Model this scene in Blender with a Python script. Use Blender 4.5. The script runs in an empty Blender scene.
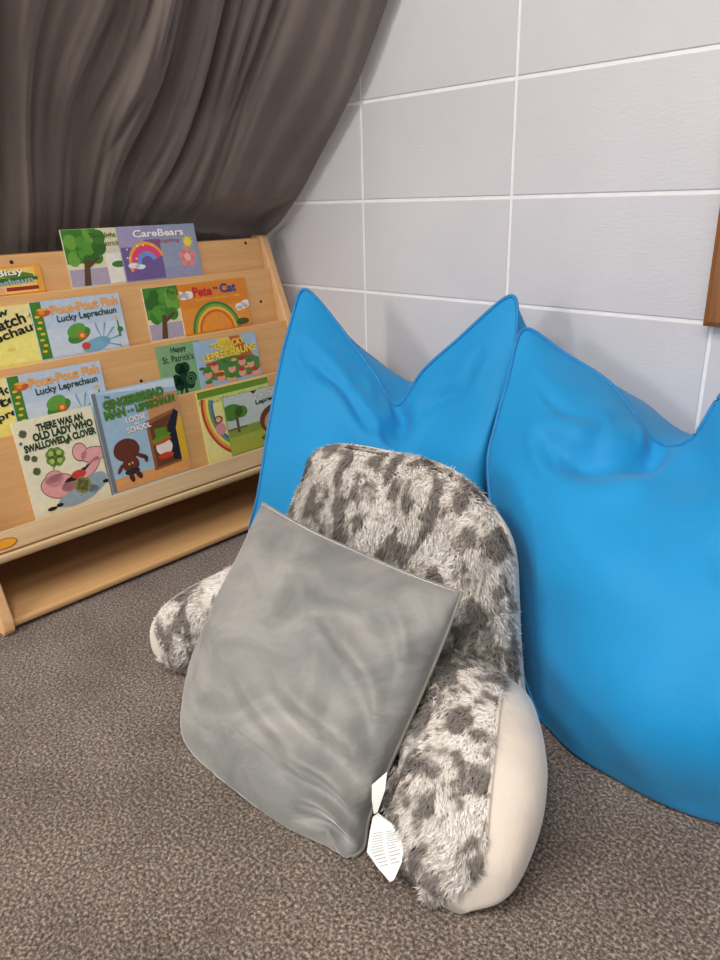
import bpy, bmesh, math, random
import numpy as np
from mathutils import Vector, Matrix

rng = np.random.default_rng(7)
random.seed(7)
C = bpy.context.scene.collection
PI = math.pi

# ------------------------------------------------------------------ camera
CAM = np.array([0.86847, -1.26418, 0.735])
F = 727.63
M = np.array([[0.70151, 0.71218, -0.02598], [0.23857, -0.26904, -0.93311], [-0.67154, 0.64839, -0.35865]])


def at(x, y, t):
    """the place t metres in front of the viewpoint that is seen at pixel x, y"""
    return CAM + 0.963 * t * (M.T @ np.array([(x - 360) / F, (y - 480) / F, 1.0]))


def on_axis(x, y, ax, v):
    d = M.T @ np.array([(x - 360) / F, (y - 480) / F, 1.0])
    return CAM + d * (v - CAM[ax]) / d[ax]


def on_plane(x, y, p0, n):
    d = M.T @ np.array([(x - 360) / F, (y - 480) / F, 1.0])
    return CAM + d * (((p0 - CAM) @ n) / (d @ n))


cd = bpy.data.cameras.new('camera')
cam = bpy.data.objects.new('camera', cd)
C.objects.link(cam)
cd.sensor_fit = 'VERTICAL'
cd.sensor_height = 24.0
cd.sensor_width = 18.0
cd.lens = F / 960 * 24.0
cd.clip_start = 0.01
mw = Matrix.Identity(4)
for i in range(3):
    mw[i][0], mw[i][1], mw[i][2], mw[i][3] = M[0][i], -M[1][i], -M[2][i], CAM[i]
cam.matrix_world = mw
bpy.context.scene.camera = cam


# ------------------------------------------------------------------ materials
def lin(c):
    r = []
    for v in c:
        v = v / 255
        r.append(v / 12.92 if v <= 0.04045 else ((v + 0.055) / 1.055) ** 2.4)
    return (*r, 1.0)


MATS = {}


class NT:
    def __init__(s, name, rough=0.6, spec=0.3, sheen=0.0):
        s.m = bpy.data.materials.new(name)
        s.m.use_nodes = True
        s.t = s.m.node_tree
        s.b = s.t.nodes['Principled BSDF']
        s.b.inputs['Roughness'].default_value = rough
        s.b.inputs['Specular IOR Level'].default_value = spec
        if sheen:
            s.b.inputs['Sheen Weight'].default_value = sheen
            s.b.inputs['Sheen Roughness'].default_value = 0.5

    def n(s, kind, **kw):
        nd = s.t.nodes.new(kind)
        for k, v in kw.items():
            if k in nd.inputs:
                nd.inputs[k].default_value = v
            else:
                setattr(nd, k, v)
        return nd

    def l(s, a, b):
        s.t.links.new(a, b)

    def coords(s, scale=(1, 1, 1), rot=(0, 0, 0), gen='Object'):
        tc = s.n('ShaderNodeTexCoord')
        mp = s.n('ShaderNodeMapping')
        mp.inputs['Scale'].default_value = scale
        mp.inputs['Rotation'].default_value = rot
        s.l(tc.outputs[gen], mp.inputs['Vector'])
        return mp.outputs['Vector']

    def noise(s, vec, scale, detail=2.0, rough=0.5, dist=0.0):
        nd = s.n('ShaderNodeTexNoise')
        nd.inputs['Scale'].default_value = scale
        nd.inputs['Detail'].default_value = detail
        nd.inputs['Roughness'].default_value = rough
        nd.inputs['Distortion'].default_value = dist
        s.l(vec, nd.inputs['Vector'])
        return nd.outputs['Fac']

    def ramp(s, fac, stops):
        r = s.n('ShaderNodeValToRGB')
        e = r.color_ramp.elements
        while len(e) < len(stops):
            e.new(0.5)
        for q, (p, c) in zip(e, stops):
            q.position = p
            q.color = lin(c)
        s.l(fac, r.inputs['Fac'])
        return r.outputs['Color']

    def bump(s, h, strength=0.3, dist=0.001, prev=None):
        b = s.n('ShaderNodeBump')
        b.inputs['Strength'].default_value = strength
        b.inputs['Distance'].default_value = dist
        s.l(h, b.inputs['Height'])
        if prev is not None:
            s.l(prev, b.inputs['Normal'])
        return b.outputs['Normal']

    def color(s, c):
        s.l(c, s.b.inputs['Base Color'])

    def normal(s, c):
        s.l(c, s.b.inputs['Normal'])


def flat(rgb, rough=0.45, spec=0.35):
    key = ('ink', tuple(rgb), rough)
    if key not in MATS:
        k = NT('ink_%02x%02x%02x' % tuple(int(v) for v in rgb), rough, spec)
        v = k.coords()
        f = k.noise(v, 90, 2)
        hi = tuple(min(255, c * 1.02 + 2) for c in rgb)
        lo = tuple(c * 0.985 for c in rgb)
        k.color(k.ramp(f, [(0.3, lo), (0.7, hi)]))
        MATS[key] = k.m
    return MATS[key]


def wood(name, dark, light, axis='Y', rough=0.42):
    k = NT(name, rough, 0.4)
    sc = {'Y': (38, 1.6, 38), 'X': (1.6, 38, 38), 'Z': (38, 38, 1.6)}[axis]
    v = k.coords(sc)
    f = k.noise(v, 1.6, 5, 0.6, 0.6)
    v2 = k.coords(tuple(q * 3.5 for q in sc))
    g = k.noise(v2, 2.2, 3, 0.6)
    mx = k.n('ShaderNodeMix')
    mx.data_type = 'FLOAT'
    mx.inputs[0].default_value = 0.35
    k.l(f, mx.inputs[2])
    k.l(g, mx.inputs[3])
    k.color(k.ramp(mx.outputs[0], [(0.3, dark), (0.72, light)]))
    k.normal(k.bump(g, 0.08, 0.0006))
    return k.m


m_board = wood('maple_veneer', (216, 162, 102), (234, 184, 124), 'Y')
m_side = wood('maple_side_wood', (212, 164, 112), (232, 188, 138), 'Z')
m_lip = wood('maple_lip_lit', (196, 164, 122), (218, 188, 146), 'Y')  # paler than the boards: light on the upturned lip put into the colour
m_base = wood('maple_base_wood', (206, 158, 104), (226, 182, 128), 'Y')
m_frame = wood('oak_frame_wood', (110, 66, 32), (152, 98, 54), 'Z', 0.4)

# carpet
k = NT('carpet_pile', 0.95, 0.1, 0.15)
v = k.coords()
a = k.noise(v, 240, 3, 0.7)
b = k.noise(v, 7, 3, 0.6)
ca = k.ramp(a, [(0.32, (54, 47, 42)), (0.5, (116, 105, 97)), (0.68, (194, 181, 168))])
cb = k.ramp(b, [(0.3, (214, 208, 204)), (0.7, (255, 252, 250))])
mx = k.n('ShaderNodeMix')
mx.data_type = 'RGBA'
mx.blend_type = 'MULTIPLY'
mx.inputs[0].default_value = 1.0
k.l(ca, mx.inputs[6])
k.l(cb, mx.inputs[7])
k.color(mx.outputs[2])
vo = k.n('ShaderNodeTexVoronoi')
vo.inputs['Scale'].default_value = 190
k.l(v, vo.inputs['Vector'])
n1 = k.bump(vo.outputs['Distance'], 0.55, 0.003)
k.normal(k.bump(a, 0.7, 0.004, n1))
m_carpet = k.m

# painted block wall
k = NT('painted_block', 0.45, 0.35)
v = k.coords()
f = k.noise(v, 3.0, 3)
k.color(k.ramp(f, [(0.3, (194, 193, 198)), (0.7, (203, 202, 207))]))
a = k.noise(v, 55, 4, 0.65)
b = k.noise(k.coords((6, 1, 22)), 12, 3, 0.6)
k.normal(k.bump(b, 0.22, 0.002, k.bump(a, 0.16, 0.002)))
m_block = k.m
k = NT('painted_mortar', 0.45, 0.35)
k.color(k.ramp(k.noise(k.coords(), 30, 2), [(0.3, (226, 224, 226)), (0.7, (234, 232, 234))]))
m_mortar = k.m
k = NT('painted_plaster', 0.6, 0.3)
k.color(k.ramp(k.noise(k.coords(), 4, 2), [(0.3, (205, 200, 196)), (0.7, (214, 209, 205))]))
m_plaster = k.m

# curtain cloth
k = NT('grey_curtain_cloth', 0.75, 0.25, 0.3)
f = k.noise(k.coords(), 5, 3)
k.color(k.ramp(f, [(0.3, (112, 101, 95)), (0.7, (128, 116, 109))]))
wv = k.noise(k.coords((900, 900, 900)), 1, 2)
cr = k.noise(k.coords((9, 9, 3)), 5, 4, 0.6, 1.2)
k.normal(k.bump(cr, 0.22, 0.008, k.bump(wv, 0.15, 0.0006)))
m_curtain = k.m

# bean bag fabric
k = NT('blue_bag_fabric', 0.62, 0.25, 0.1)
f = k.noise(k.coords(), 4, 3)
k.color(k.ramp(f, [(0.3, (18, 132, 190)), (0.7, (24, 142, 202))]))
w1 = k.noise(k.coords((1, 1, 1)), 9, 4, 0.55, 1.6)
w2 = k.noise(k.coords((700, 700, 700)), 1, 1)
k.normal(k.bump(w2, 0.10, 0.0004, k.bump(w1, 0.17, 0.014)))
m_bag = k.m
k = NT('blue_bag_seam', 0.55, 0.3, 0.1)
k.color(k.ramp(k.noise(k.coords(), 40, 2), [(0.3, (24, 118, 178)), (0.7, (30, 130, 190))]))
m_seam = k.m

# grey velvet
k = NT('grey_velvet', 0.5, 0.3, 0.9)
k.b.inputs['Sheen Roughness'].default_value = 0.35
f = k.noise(k.coords((1, 1, 1.8), (0.5, 0.3, 0.4)), 9, 4, 0.55, 1.0)
k.color(k.ramp(f, [(0.25, (108, 109, 108)), (0.5, (129, 129, 127)), (0.75, (155, 152, 147))]))
w1 = k.noise(k.coords((1, 1, 2.2), (0.3, 0.5, 0.2)), 11, 4, 0.55, 1.3)
w2 = k.noise(k.coords(), 420, 2)
k.normal(k.bump(w2, 0.18, 0.0012, k.bump(w1, 0.30, 0.012)))
m_velvet = k.m
k = NT('grey_velvet_piping', 0.6, 0.25, 0.4)
k.color(k.ramp(k.noise(k.coords(), 60, 2), [(0.3, (122, 118, 110)), (0.7, (140, 134, 124))]))
m_piping = k.m

# cream side velvet
k = NT('cream_velvet', 0.6, 0.25, 0.4)
k.color(k.ramp(k.noise(k.coords(), 7, 3), [(0.3, (204, 192, 178)), (0.7, (222, 211, 198))]))
w1 = k.noise(k.coords((2.4, 2.4, 0.9), (0.2, 0.4, 0)), 9, 3, 0.5, 1.0)
k.normal(k.bump(k.noise(k.coords(), 380, 2), 0.15, 0.001, k.bump(w1, 0.25, 0.010)))
m_cream = k.m


def fur_mat(name, hair, off=(0, 0, 0)):
    k = NT(name, 0.8, 0.1, 0.3)
    v = k.coords((2.2, 2.0, 1.0), (0.25, -0.1, 0.0))
    v.node.inputs['Location'].default_value = off
    f = k.noise(v, 15.0, 2.0, 0.5, 0.25)
    g = k.noise(k.coords((1, 1, 1)), 60, 3, 0.6)
    ad = k.n('ShaderNodeMath', operation='MULTIPLY_ADD')
    k.l(g, ad.inputs[0])
    ad.inputs[1].default_value = 0.20
    k.l(f, ad.inputs[2])
    c = k.ramp(ad.outputs[0], [(0.515, (146, 139, 132)), (0.56, (178, 170, 162)), (0.62, (242, 235, 226)), (0.74, (253, 249, 243))])
    k.color(c)
    tr = k.n('ShaderNodeBsdfTranslucent')
    k.l(c, tr.inputs['Color'])
    mx = k.n('ShaderNodeMixShader')
    mx.inputs[0].default_value = 0.28
    k.l(k.b.outputs[0], mx.inputs[1])
    k.l(tr.outputs[0], mx.inputs[2])
    k.l(mx.outputs[0], k.t.nodes['Material Output'].inputs['Surface'])
    return k.m


m_fur = fur_mat('marbled_plush', False)
m_fur_r = fur_mat('marbled_plush_arm', False, (0.35, 0.2, 0.1))
m_fur_l = fur_mat('marbled_plush_side_arm', False, (0.9, 0.55, 0.3))

# paper
k = NT('page_paper', 0.7, 0.2)
k.color(k.ramp(k.noise(k.coords((4, 4, 900)), 1, 2), [(0.3, (224, 218, 205)), (0.7, (242, 238, 228))]))
m_pages = k.m
k = NT('white_satin_label', 0.5, 0.35)
k.color(k.ramp(k.noise(k.coords(), 50, 2), [(0.3, (228, 227, 222)), (0.7, (240, 239, 235))]))
m_label = k.m
m_dark = flat((58, 40, 28))
k = NT('cork_panel', 0.9, 0.1)
k.color(k.ramp(k.noise(k.coords(), 160, 4, 0.7), [(0.3, (146, 104, 62)), (0.7, (196, 152, 100))]))
m_cork = k.m


# ------------------------------------------------------------------ object helpers
def tag(o, label=None, cat=None, group=None, kind=None):
    if label:
        o['label'] = label
    if cat:
        o['category'] = cat
    if group:
        o['group'] = group
    if kind:
        o['kind'] = kind
    return o


def empty(name, loc=(0, 0, 0), rz=0.0):
    o = bpy.data.objects.new(name, None)
    o.empty_display_size = 0.05
    C.objects.link(o)
    o.location = loc
    o.rotation_euler = (0, 0, rz)
    return o


def mesh_obj(name, verts, faces, mats, parent=None, smooth=False, mi=None):
    me = bpy.data.meshes.new(name)
    me.from_pydata([tuple(map(float, v)) for v in verts], [], [tuple(map(int, f)) for f in faces])
    if not isinstance(mats, (list, tuple)):
        mats = [mats]
    for m in mats:
        me.materials.append(m)
    if mi is not None:
        me.polygons.foreach_set('material_index', list(mi))
    if smooth:
        me.polygons.foreach_set('use_smooth', [True] * len(me.polygons))
    me.update()
    o = bpy.data.objects.new(name, me)
    C.objects.link(o)
    if parent:
        o.parent = parent
    return o


def bm_obj(name, bm, mats, parent=None, smooth=False, recalc=True):
    if recalc:
        bmesh.ops.recalc_face_normals(bm, faces=bm.faces[:])
    me = bpy.data.meshes.new(name)
    bm.to_mesh(me)
    bm.free()
    if not isinstance(mats, (list, tuple)):
        mats = [mats]
    for m in mats:
        me.materials.append(m)
    if smooth:
        me.polygons.foreach_set('use_smooth', [True] * len(me.polygons))
    o = bpy.data.objects.new(name, me)
    C.objects.link(o)
    if parent:
        o.parent = parent
    return o


def add_box(bm, x0, x1, y0, y1, z0, z1, bev=0.0, seg=2):
    vs = [bm.verts.new((x, y, z)) for x in (x0, x1) for y in (y0, y1) for z in (z0, z1)]
    idx = [(0, 1, 3, 2), (4, 6, 7, 5), (0, 4, 5, 1), (2, 3, 7, 6), (0, 2, 6, 4), (1, 5, 7, 3)]
    fs = [bm.faces.new([vs[i] for i in f]) for f in idx]
    if bev:
        es = list({e for f in fs for e in f.edges})
        bmesh.ops.bevel(bm, geom=es, offset=bev, segments=seg, affect='EDGES', profile=0.5)


def add_prism(bm, poly, y0, y1, bev=0.0, seg=2):
    """poly in (x, z), extruded along y"""
    a = [bm.verts.new((p[0], y0, p[1])) for p in poly]
    b = [bm.verts.new((p[0], y1, p[1])) for p in poly]
    fs = [bm.faces.new(a), bm.faces.new(b[::-1])]
    n = len(poly)
    for i in range(n):
        fs.append(bm.faces.new((a[i], b[i], b[(i + 1) % n], a[(i + 1) % n])))
    if bev:
        es = list({e for f in fs for e in f.edges})
        bmesh.ops.bevel(bm, geom=es, offset=bev, segments=seg, affect='EDGES', profile=0.5)


# ------------------------------------------------------------------ the room
def room():
    bm = bmesh.new()
    add_box(bm, -1.2, 4.4, -5.0, 0.25, -0.08, 0.0)
    tag(bm_obj('floor', bm, m_carpet), kind='structure')
    # block wall: rounded block faces over a mortar bed
    bw, bh, j, z0 = 0.4064, 0.2032, 0.0065, 0.7334
    bm = bmesh.new()
    add_box(bm, -1.2, 4.4, 0.0020, 0.2, 0.0, 2.75)
    for f in bm.faces:
        f.material_index = 1
    for i in range(-3, 11):
        for q in range(-4, 10):
            x0, x1 = i * bw + j / 2, (i + 1) * bw - j / 2
            a, b = z0 + q * bh + j / 2, z0 + (q + 1) * bh - j / 2
            a = max(a, 0.0)
            b = min(b, 2.75)
            if b - a < 0.02:
                continue
            t = bmesh.new()
            add_box(t, max(x0, -1.2), min(x1, 4.4), 0.0, 0.006, a, b, 0.0016, 2)
            me = bpy.data.meshes.new('t')
            t.to_mesh(me)
            t.free()
            bm.from_mesh(me)
            bpy.data.meshes.remove(me)
    o = bm_obj('wall_back', bm, [m_block, m_mortar])
    tag(o, kind='structure')
    bm = bmesh.new()
    add_box(bm, -1.2, -1.02, -5.0, -0.0005, 0.0, 2.75)
    tag(bm_obj('wall_left', bm, m_plaster), kind='structure')
    bm = bmesh.new()
    add_box(bm, -1.2, 4.4, -5.0, 0.25, 2.75, 2.83)
    tag(bm_obj('ceiling', bm, m_plaster), kind='structure')


room()

# ------------------------------------------------------------------ framed board on the wall
fb = empty('wall_board', (0.400, 0, 0.528))
tag(fb, 'oak framed board hanging on the white block wall, only its lower corner showing', 'board')
bm = bmesh.new()
fw, W_, H_ = 0.045, 1.22, 0.92
prof = [(0, 0), (0, -0.018), (0.008, -0.022), (fw - 0.012, -0.022), (fw - 0.008, -0.016), (fw, -0.012), (fw, 0)]
rings = []
for cx, cz, sx, sz in ((0, 0, 1, 1), (W_, 0, -1, 1), (W_, H_, -1, -1), (0, H_, 1, -1)):
    rings.append([bm.verts.new((cx + sx * p[0], p[1] - 0.001, cz + sz * p[0])) for p in prof])
for i in range(4):
    A, B = rings[i], rings[(i + 1) % 4]
    for q in range(len(prof)):
        r = (q + 1) % len(prof)
        bm.faces.new((A[q], B[q], B[r], A[r]))
bm_obj('frame', bm, m_frame, fb)
bm = bmesh.new()
add_box(bm, fw - 0.004, W_ - fw + 0.004, -0.010, -0.001, fw - 0.004, H_ - fw + 0.004)
bm_obj('cork_sheet', bm, m_cork, fb)

# ------------------------------------------------------------------ the book display
YAW = -0.045
SO = np.array([-0.7128, -0.050, 0.0])
YD = np.array([math.sin(YAW), math.cos(YAW), 0.0])
XD = np.array([math.cos(YAW), -math.sin(YAW), 0.0])
shelf = empty('book_display', SO, -YAW)
tag(shelf, 'pale maple book display stand with four slanted tiers in the corner by the curtain', 'bookshelf')
WID = 0.902
prof = [(0.0, 0.658), (0.006, 0.654), (0.252, 0.030), (0.256, 0.012), (0.250, 0.0), (-0.15, 0.0), (-0.15, 0.10), (-0.035, 0.658)]
for y0 in (-0.022, -WID):
    bm = bmesh.new()
    add_prism(bm, prof, y0, y0 + 0.022, 0.004, 3)
    bm_obj('side_panel', bm, m_side, shelf, True)
TOPS = [(0.0, 0.6525), (0.0307, 0.579), (0.0821, 0.452), (0.1281, 0.335)]
TAN = 0.15
DN = np.array([TAN, -1.0]) / math.hypot(TAN, 1)
NB = np.array([-DN[1], DN[0]])   # outward (x, z)
L_B = 0.215
KS = 1.0947


def pt(i, s, off):
    """(x, z) on tier i: s metres down the board, off metres in front of it"""
    return np.array(TOPS[i]) + DN * s + NB * off


for i in range(4):
    Lb = L_B if i < 3 else 0.204
    bm = bmesh.new()
    poly = [pt(i, 0, 0), pt(i, Lb, 0), pt(i, Lb, -0.009), pt(i, 0, -0.009)]
    add_prism(bm, poly, -WID + 0.0218, -0.0218, 0.002, 2)
    b = bm_obj('tier_board', bm, m_board, shelf)
    dots = {0: [(-.658, .014), (-.070, .011)], 1: [(-.068, .080), (-.461, .079)], 2: [(-.464, .077)], 3: []}[i]
    for (y, s) in dots:
        bm = bmesh.new()
        c = pt(i, s, 0.0)
        bmesh.ops.create_cone(bm, cap_ends=True, segments=14, radius1=0.0042, radius2=0.0034, depth=0.0024,
                              matrix=Matrix.Translation((c[0], y, c[1])) @ Matrix.Rotation(PI / 2 + math.atan(TAN), 4, 'Y'))
        bm_obj('screw', bm, m_dark, b)
    # ledge the books stand on
    if i < 3:
        e = pt(i, Lb - 0.004 if i else 0.163, 0)
        nx = TOPS[i + 1]
        x1 = nx[0] + TAN * (nx[1] - e[1]) - 0.0092
        bm = bmesh.new()
        add_box(bm, e[0] + 0.0, x1, -WID + 0.0218, -0.0218, e[1] - 0.008, e[1])
        bm_obj('ledge', bm, m_board, shelf)
LEDGE = [pt(0, 0.163, 0)[1]] + [pt(i, L_B - 0.004, 0)[1] for i in (1, 2)] + [0.1495]
SHOWN = [0.074, 0.131, 0.131, 0.170]
# front tray with its raised lip
bm = bmesh.new()
add_prism(bm, [(0.1910, 0.1784), (0.2070, 0.1428), (0.1975, 0.1385), (0.1815, 0.174)], -WID + 0.0218, -0.0218, 0.0022, 3)
lip = bm_obj('tray_lip', bm, m_lip, shelf)
bm = bmesh.new()
add_prism(bm, [(0.2125, 0.1395), (0.2145, 0.130), (0.2105, 0.1235), (0.13, 0.1235), (0.13, 0.1395)], -WID + 0.0218, -0.0218, 0.003, 3)
bm_obj('tray_bottom', bm, m_lip, shelf)
# oval maker's badge pressed into the lip
bm = bmesh.new()
bc = np.array([0.1910 + 0.0098, 0, 0.1784 - 0.0218])
bn = Vector((0.0356, 0, 0.0160)).normalized()
up = Vector((-0.0160, 0, 0.0356)).normalized()
for off, rx, rz, col in ((0.0006, 0.024, 0.0098, 0), (0.0011, 0.021, 0.0076, 1)):
    vs = []
    for q in range(36):
        a = 2 * PI * q / 36
        p = Vector((bc[0], -0.850, bc[2])) + Vector((0, 1, 0)) * rx * math.cos(a) + up * rz * math.sin(a) + bn * off
        vs.append(bm.verts.new(p))
    f = bm.faces.new(vs)
    f.material_index = col
badge = bm_obj('oval_badge', bm, [flat((176, 104, 20)), flat((222, 150, 36))], lip)
# base shelf, back panel and rails
bm = bmesh.new()
add_box(bm, -0.142, 0.243, -WID + 0.0218, -0.0218, 0.006, 0.022, 0.006, 3)
bm_obj('base_shelf', bm, m_base, shelf)
bm = bmesh.new()
add_prism(bm, [(-0.148, 0.022), (-0.148, 0.10), (-0.036, 0.652), (-0.030, 0.652), (-0.142, 0.10), (-0.142, 0.022)], -WID + 0.0218, -0.0218)
bm_obj('back_panel', bm, m_base, shelf)


# ------------------------------------------------------------------ picture books
def clip(poly, x0, x1, y0, y1):
    def cut(P, inside, inter):
        out = []
        for i in range(len(P)):
            a, b = P[i - 1], P[i]
            if inside(b):
                if not inside(a):
                    out.append(inter(a, b))
                out.append(b)
            elif inside(a):
                out.append(inter(a, b))
        return out

    def ix(v):
        return lambda a, b: (v, a[1] + (b[1] - a[1]) * (v - a[0]) / (b[0] - a[0]))

    def iy(v):
        return lambda a, b: (a[0] + (b[0] - a[0]) * (v - a[1]) / (b[1] - a[1]), v)
    for ins, it in ((lambda p: p[0] >= x0, ix(x0)), (lambda p: p[0] <= x1, ix(x1)), (lambda p: p[1] >= y0, iy(y0)), (lambda p: p[1] <= y1, iy(y1))):
        poly = cut(poly, ins, it)
        if len(poly) < 3:
            return []
    return poly


def ell(cx, cy, rx, ry=None, n=22, a0=0.0):
    ry = rx if ry is None else ry
    out = []
    for q in range(n):
        t = 2 * PI * q / n
        x, y = rx * math.cos(t), ry * math.sin(t)
        out.append((cx + x * math.cos(a0) - y * math.sin(a0), cy + x * math.sin(a0) + y * math.cos(a0)))
    return out


def rect(x0, x1, y0, y1):
    return [(x0, y0), (x1, y0), (x1, y1), (x0, y1)]


def arcs(cx, cy, r0, r1, a0=0, a1=180, n=20):
    """ring sector cut into convex quads"""
    out = []
    for q in range(n):
        p, r = math.radians(a0 + (a1 - a0) * q / n), math.radians(a0 + (a1 - a0) * (q + 1) / n)
        out.append([(cx + r0 * math.cos(p), cy + r0 * math.sin(p)), (cx + r1 * math.cos(p), cy + r1 * math.sin(p)),
                    (cx + r1 * math.cos(r), cy + r1 * math.sin(r)), (cx + r0 * math.cos(r), cy + r0 * math.sin(r))])
    return out


class Art:
    """printed shapes of one cover, each a hair above the last"""

    def __init__(s, w, h, y0=0.0):
        s.y0 = y0
        s.w, s.h, s.v, s.f, s.mi, s.mats, s.z = w, h, [], [], [], [], 0.00012

    def add(s, polys, col, lift=True):
        if polys and isinstance(polys[0][0], (int, float)):
            polys = [polys]
        m = flat(col)
        if m not in s.mats:
            s.mats.append(m)
        k_ = s.mats.index(m)
        for p in polys:
            p = clip(p, 0.0006, s.w - 0.0006, 0.0006, s.h - 0.0006)
            if len(p) < 3:
                continue
            p = [(x, y + s.y0) for x, y in p]
            b = len(s.v)
            s.v += [(x, y, s.z) for x, y in p]
            s.f.append(list(range(b, b + len(p))))
            s.mi.append(k_)
        if lift:
            s.z += 0.00005

    def clover(s, cx, cy, r, col, leaves=4, a0=45, stem=True, dark=None):
        for q in range(leaves):
            a = math.radians(a0 + 360 / leaves * q)
            for d in (-0.32, 0.32):
                s.add(ell(cx + r * 0.62 * math.cos(a + d), cy + r * 0.62 * math.sin(a + d), r * 0.40), col, False)
            s.add(ell(cx + r * 0.35 * math.cos(a), cy + r * 0.35 * math.sin(a), r * 0.34), col, False)
        if stem:
            s.add([(cx, cy), (cx - r * 0.55, cy - r * 1.15), (cx - r * 0.42, cy - r * 1.2), (cx + r * 0.12, cy - r * 0.05)], col, False)
        s.z += 0.00005
        if dark:
            for q in range(leaves):
                a = math.radians(a0 + 360 / leaves * q)
                s.add(ell(cx + r * 0.55 * math.cos(a), cy + r * 0.55 * math.sin(a), r * 0.26), dark, False)
            s.z += 0.00005

    def build(s, parent, name='illustration'):
        if s.f:
            return mesh_obj(name, s.v, s.f, s.mats, parent, mi=s.mi)


TEXTS = []


def words_on(parent, txt, x0, x1, y0, y1, col, z, bold=0.0, rot=0.0, name='title', outline=None, space=1.0):
    y0, y1 = y0 + parent['lift'], y1 + parent['lift']
    cu = bpy.data.curves.new('t', 'FONT')
    cu.body = txt
    cu.size = 1.0
    cu.offset = bold
    cu.space_character = space
    cu.resolution_u = 3
    o = bpy.data.objects.new('t', cu)
    C.objects.link(o)
    TEXTS.append((o, parent, x0, x1, y0, y1, col, z, rot, name, outline))
    if outline:
        words_on(parent, txt, x0, x1, y0 - parent['lift'], y1 - parent['lift'], outline, z - 0.00012, bold + 0.035, rot, name + '_outline', None, space)


def finish_texts():
    for p_ in {t[1].name for t in TEXTS}:
        del bpy.data.objects[p_]['lift']
    bpy.context.view_layer.update()
    dg = bpy.context.evaluated_depsgraph_get()
    for (o, parent, x0, x1, y0, y1, col, z, rot, name, outline) in TEXTS:
        me = bpy.data.meshes.new_from_object(o.evaluated_get(dg))
        n = len(me.vertices)
        a = np.zeros(n * 3)
        me.vertices.foreach_get('co', a)
        a = a.reshape(-1, 3)
        lo, hi = a.min(0), a.max(0)
        sc = ((x1 - x0) / (hi[0] - lo[0]), (y1 - y0) / (hi[1] - lo[1]))
        p = np.stack([(a[:, 0] - (lo[0] + hi[0]) / 2) * sc[0], (a[:, 1] - (lo[1] + hi[1]) / 2) * sc[1]], 1)
        c, s_ = math.cos(rot), math.sin(rot)
        a[:, 0] = p[:, 0] * c - p[:, 1] * s_ + (x0 + x1) / 2
        a[:, 1] = p[:, 0] * s_ + p[:, 1] * c + (y0 + y1) / 2
        a[:, 2] = z
        me.vertices.foreach_set('co', a.reshape(-1))
        me.materials.clear()
        me.materials.append(flat(col))
        me.name = name
        me.update()
        q = bpy.data.objects.new(name, me)
        C.objects.link(q)
        q.parent = parent
    for (o, *_r) in TEXTS:
        cu = o.data
        bpy.data.objects.remove(o)
        bpy.data.curves.remove(cu)


def book(tier, y0, y1, top, off, thick, colour, label, group, spine=None):
    """tier 0-3, y0..y1 along the board, top = metres below (negative: above) the board's top edge"""
    y0, y1, top = y0 * KS, y1 * KS, top * KS
    bottom = (TOPS[tier][1] - LEDGE[tier]) / -DN[1] - 0.0005
    w, h = y1 - y0, bottom - top
    c = pt(tier, bottom, off)
    org = SO + XD * c[0] + YD * y0 + np.array([0, 0, c[1]])
    upv = -(XD * DN[0] + np.array([0, 0, DN[1]]))
    nv = XD * NB[0] + np.array([0, 0, NB[1]])
    r = empty('picture_book')
    mm = Matrix.Identity(4)
    for i in range(3):
        mm[i][0], mm[i][1], mm[i][2], mm[i][3] = YD[i], upv[i], nv[i], org[i]
    r.matrix_world = mm
    tag(r, label, 'book', group)
    bm = bmesh.new()
    ct = 0.0007
    add_box(bm, 0, w, 0, h, thick - ct, thick)
    add_box(bm, 0, w, 0, h, 0, ct)
    add_box(bm, 0, ct, 0, h, ct, thick - ct)
    cv = bm_obj('cover', bm, flat(colour), r)
    bm = bmesh.new()
    add_box(bm, ct, w - 0.0015, 0.001, h - 0.001, ct, thick - ct)
    bm_obj('pages', bm, m_pages, r)
    vh = min(h, SHOWN[tier] - top)       # the part of the cover that stands clear of the tier below
    A = Art(w, vh, h - vh)
    A.z += thick
    r['lift'] = h - vh
    return r, A, w, vh, thick


T0 = 0.0035
G1, G2, G3, G4 = ('picture books on the top tier', 'picture books on the second tier', 'picture books on the third tier', 'picture books in the front tray')
GREEN, DGREEN, YEL, CREAM = (96, 146, 46), (42, 96, 40), (240, 214, 84), (238, 230, 190)


def tree_cover(r, A, w, h, th, title=True):
    A.add(rect(0, w, 0, h), (226, 222, 178))
    A.add(rect(w * .68, w, h * .3, h), (196, 186, 206))
    A.add(rect(0, w, 0, h * .24), (150, 148, 160))
    A.add(rect(0, w * .62, 0, h * .30), (176, 164, 184))
    A.add([rect(0, w * .40, h * .40, h)], (66, 132, 40))
    for q in range(26):
        a = random.random()
        A.add(ell(w * .06 + random.random() * w * .36, h * .42 + random.random() * h * .52, w * (.05 + .04 * a)), [(58, 126, 36), (84, 150, 48), (46, 104, 34), (110, 164, 60)][q % 4], False)
        A.z += 0.000008
    A.add([(w * .14, 0), (w * .20, h * .46), (w * .26, h * .46), (w * .22, 0)], (92, 66, 40))
    A.add([(w * .20, h * .34), (w * .36, h * .50), (w * .39, h * .47), (w * .22, h * .28)], (92, 66, 40))
    A.add(rect(w * .45, w * .66, 0, h * .55), (236, 232, 216))
    A.add([(w * .45, h * .55), (w * .66, h * .55), (w * .56, h * .66)], (214, 208, 196))
    A.add(ell(w * .60, h * .34, w * .09, h * .06), (64, 124, 52))
    A.add(rect(w * .66, w * .71, h * .2, h * .62), (86, 142, 146))
    A.build(r)


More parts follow.
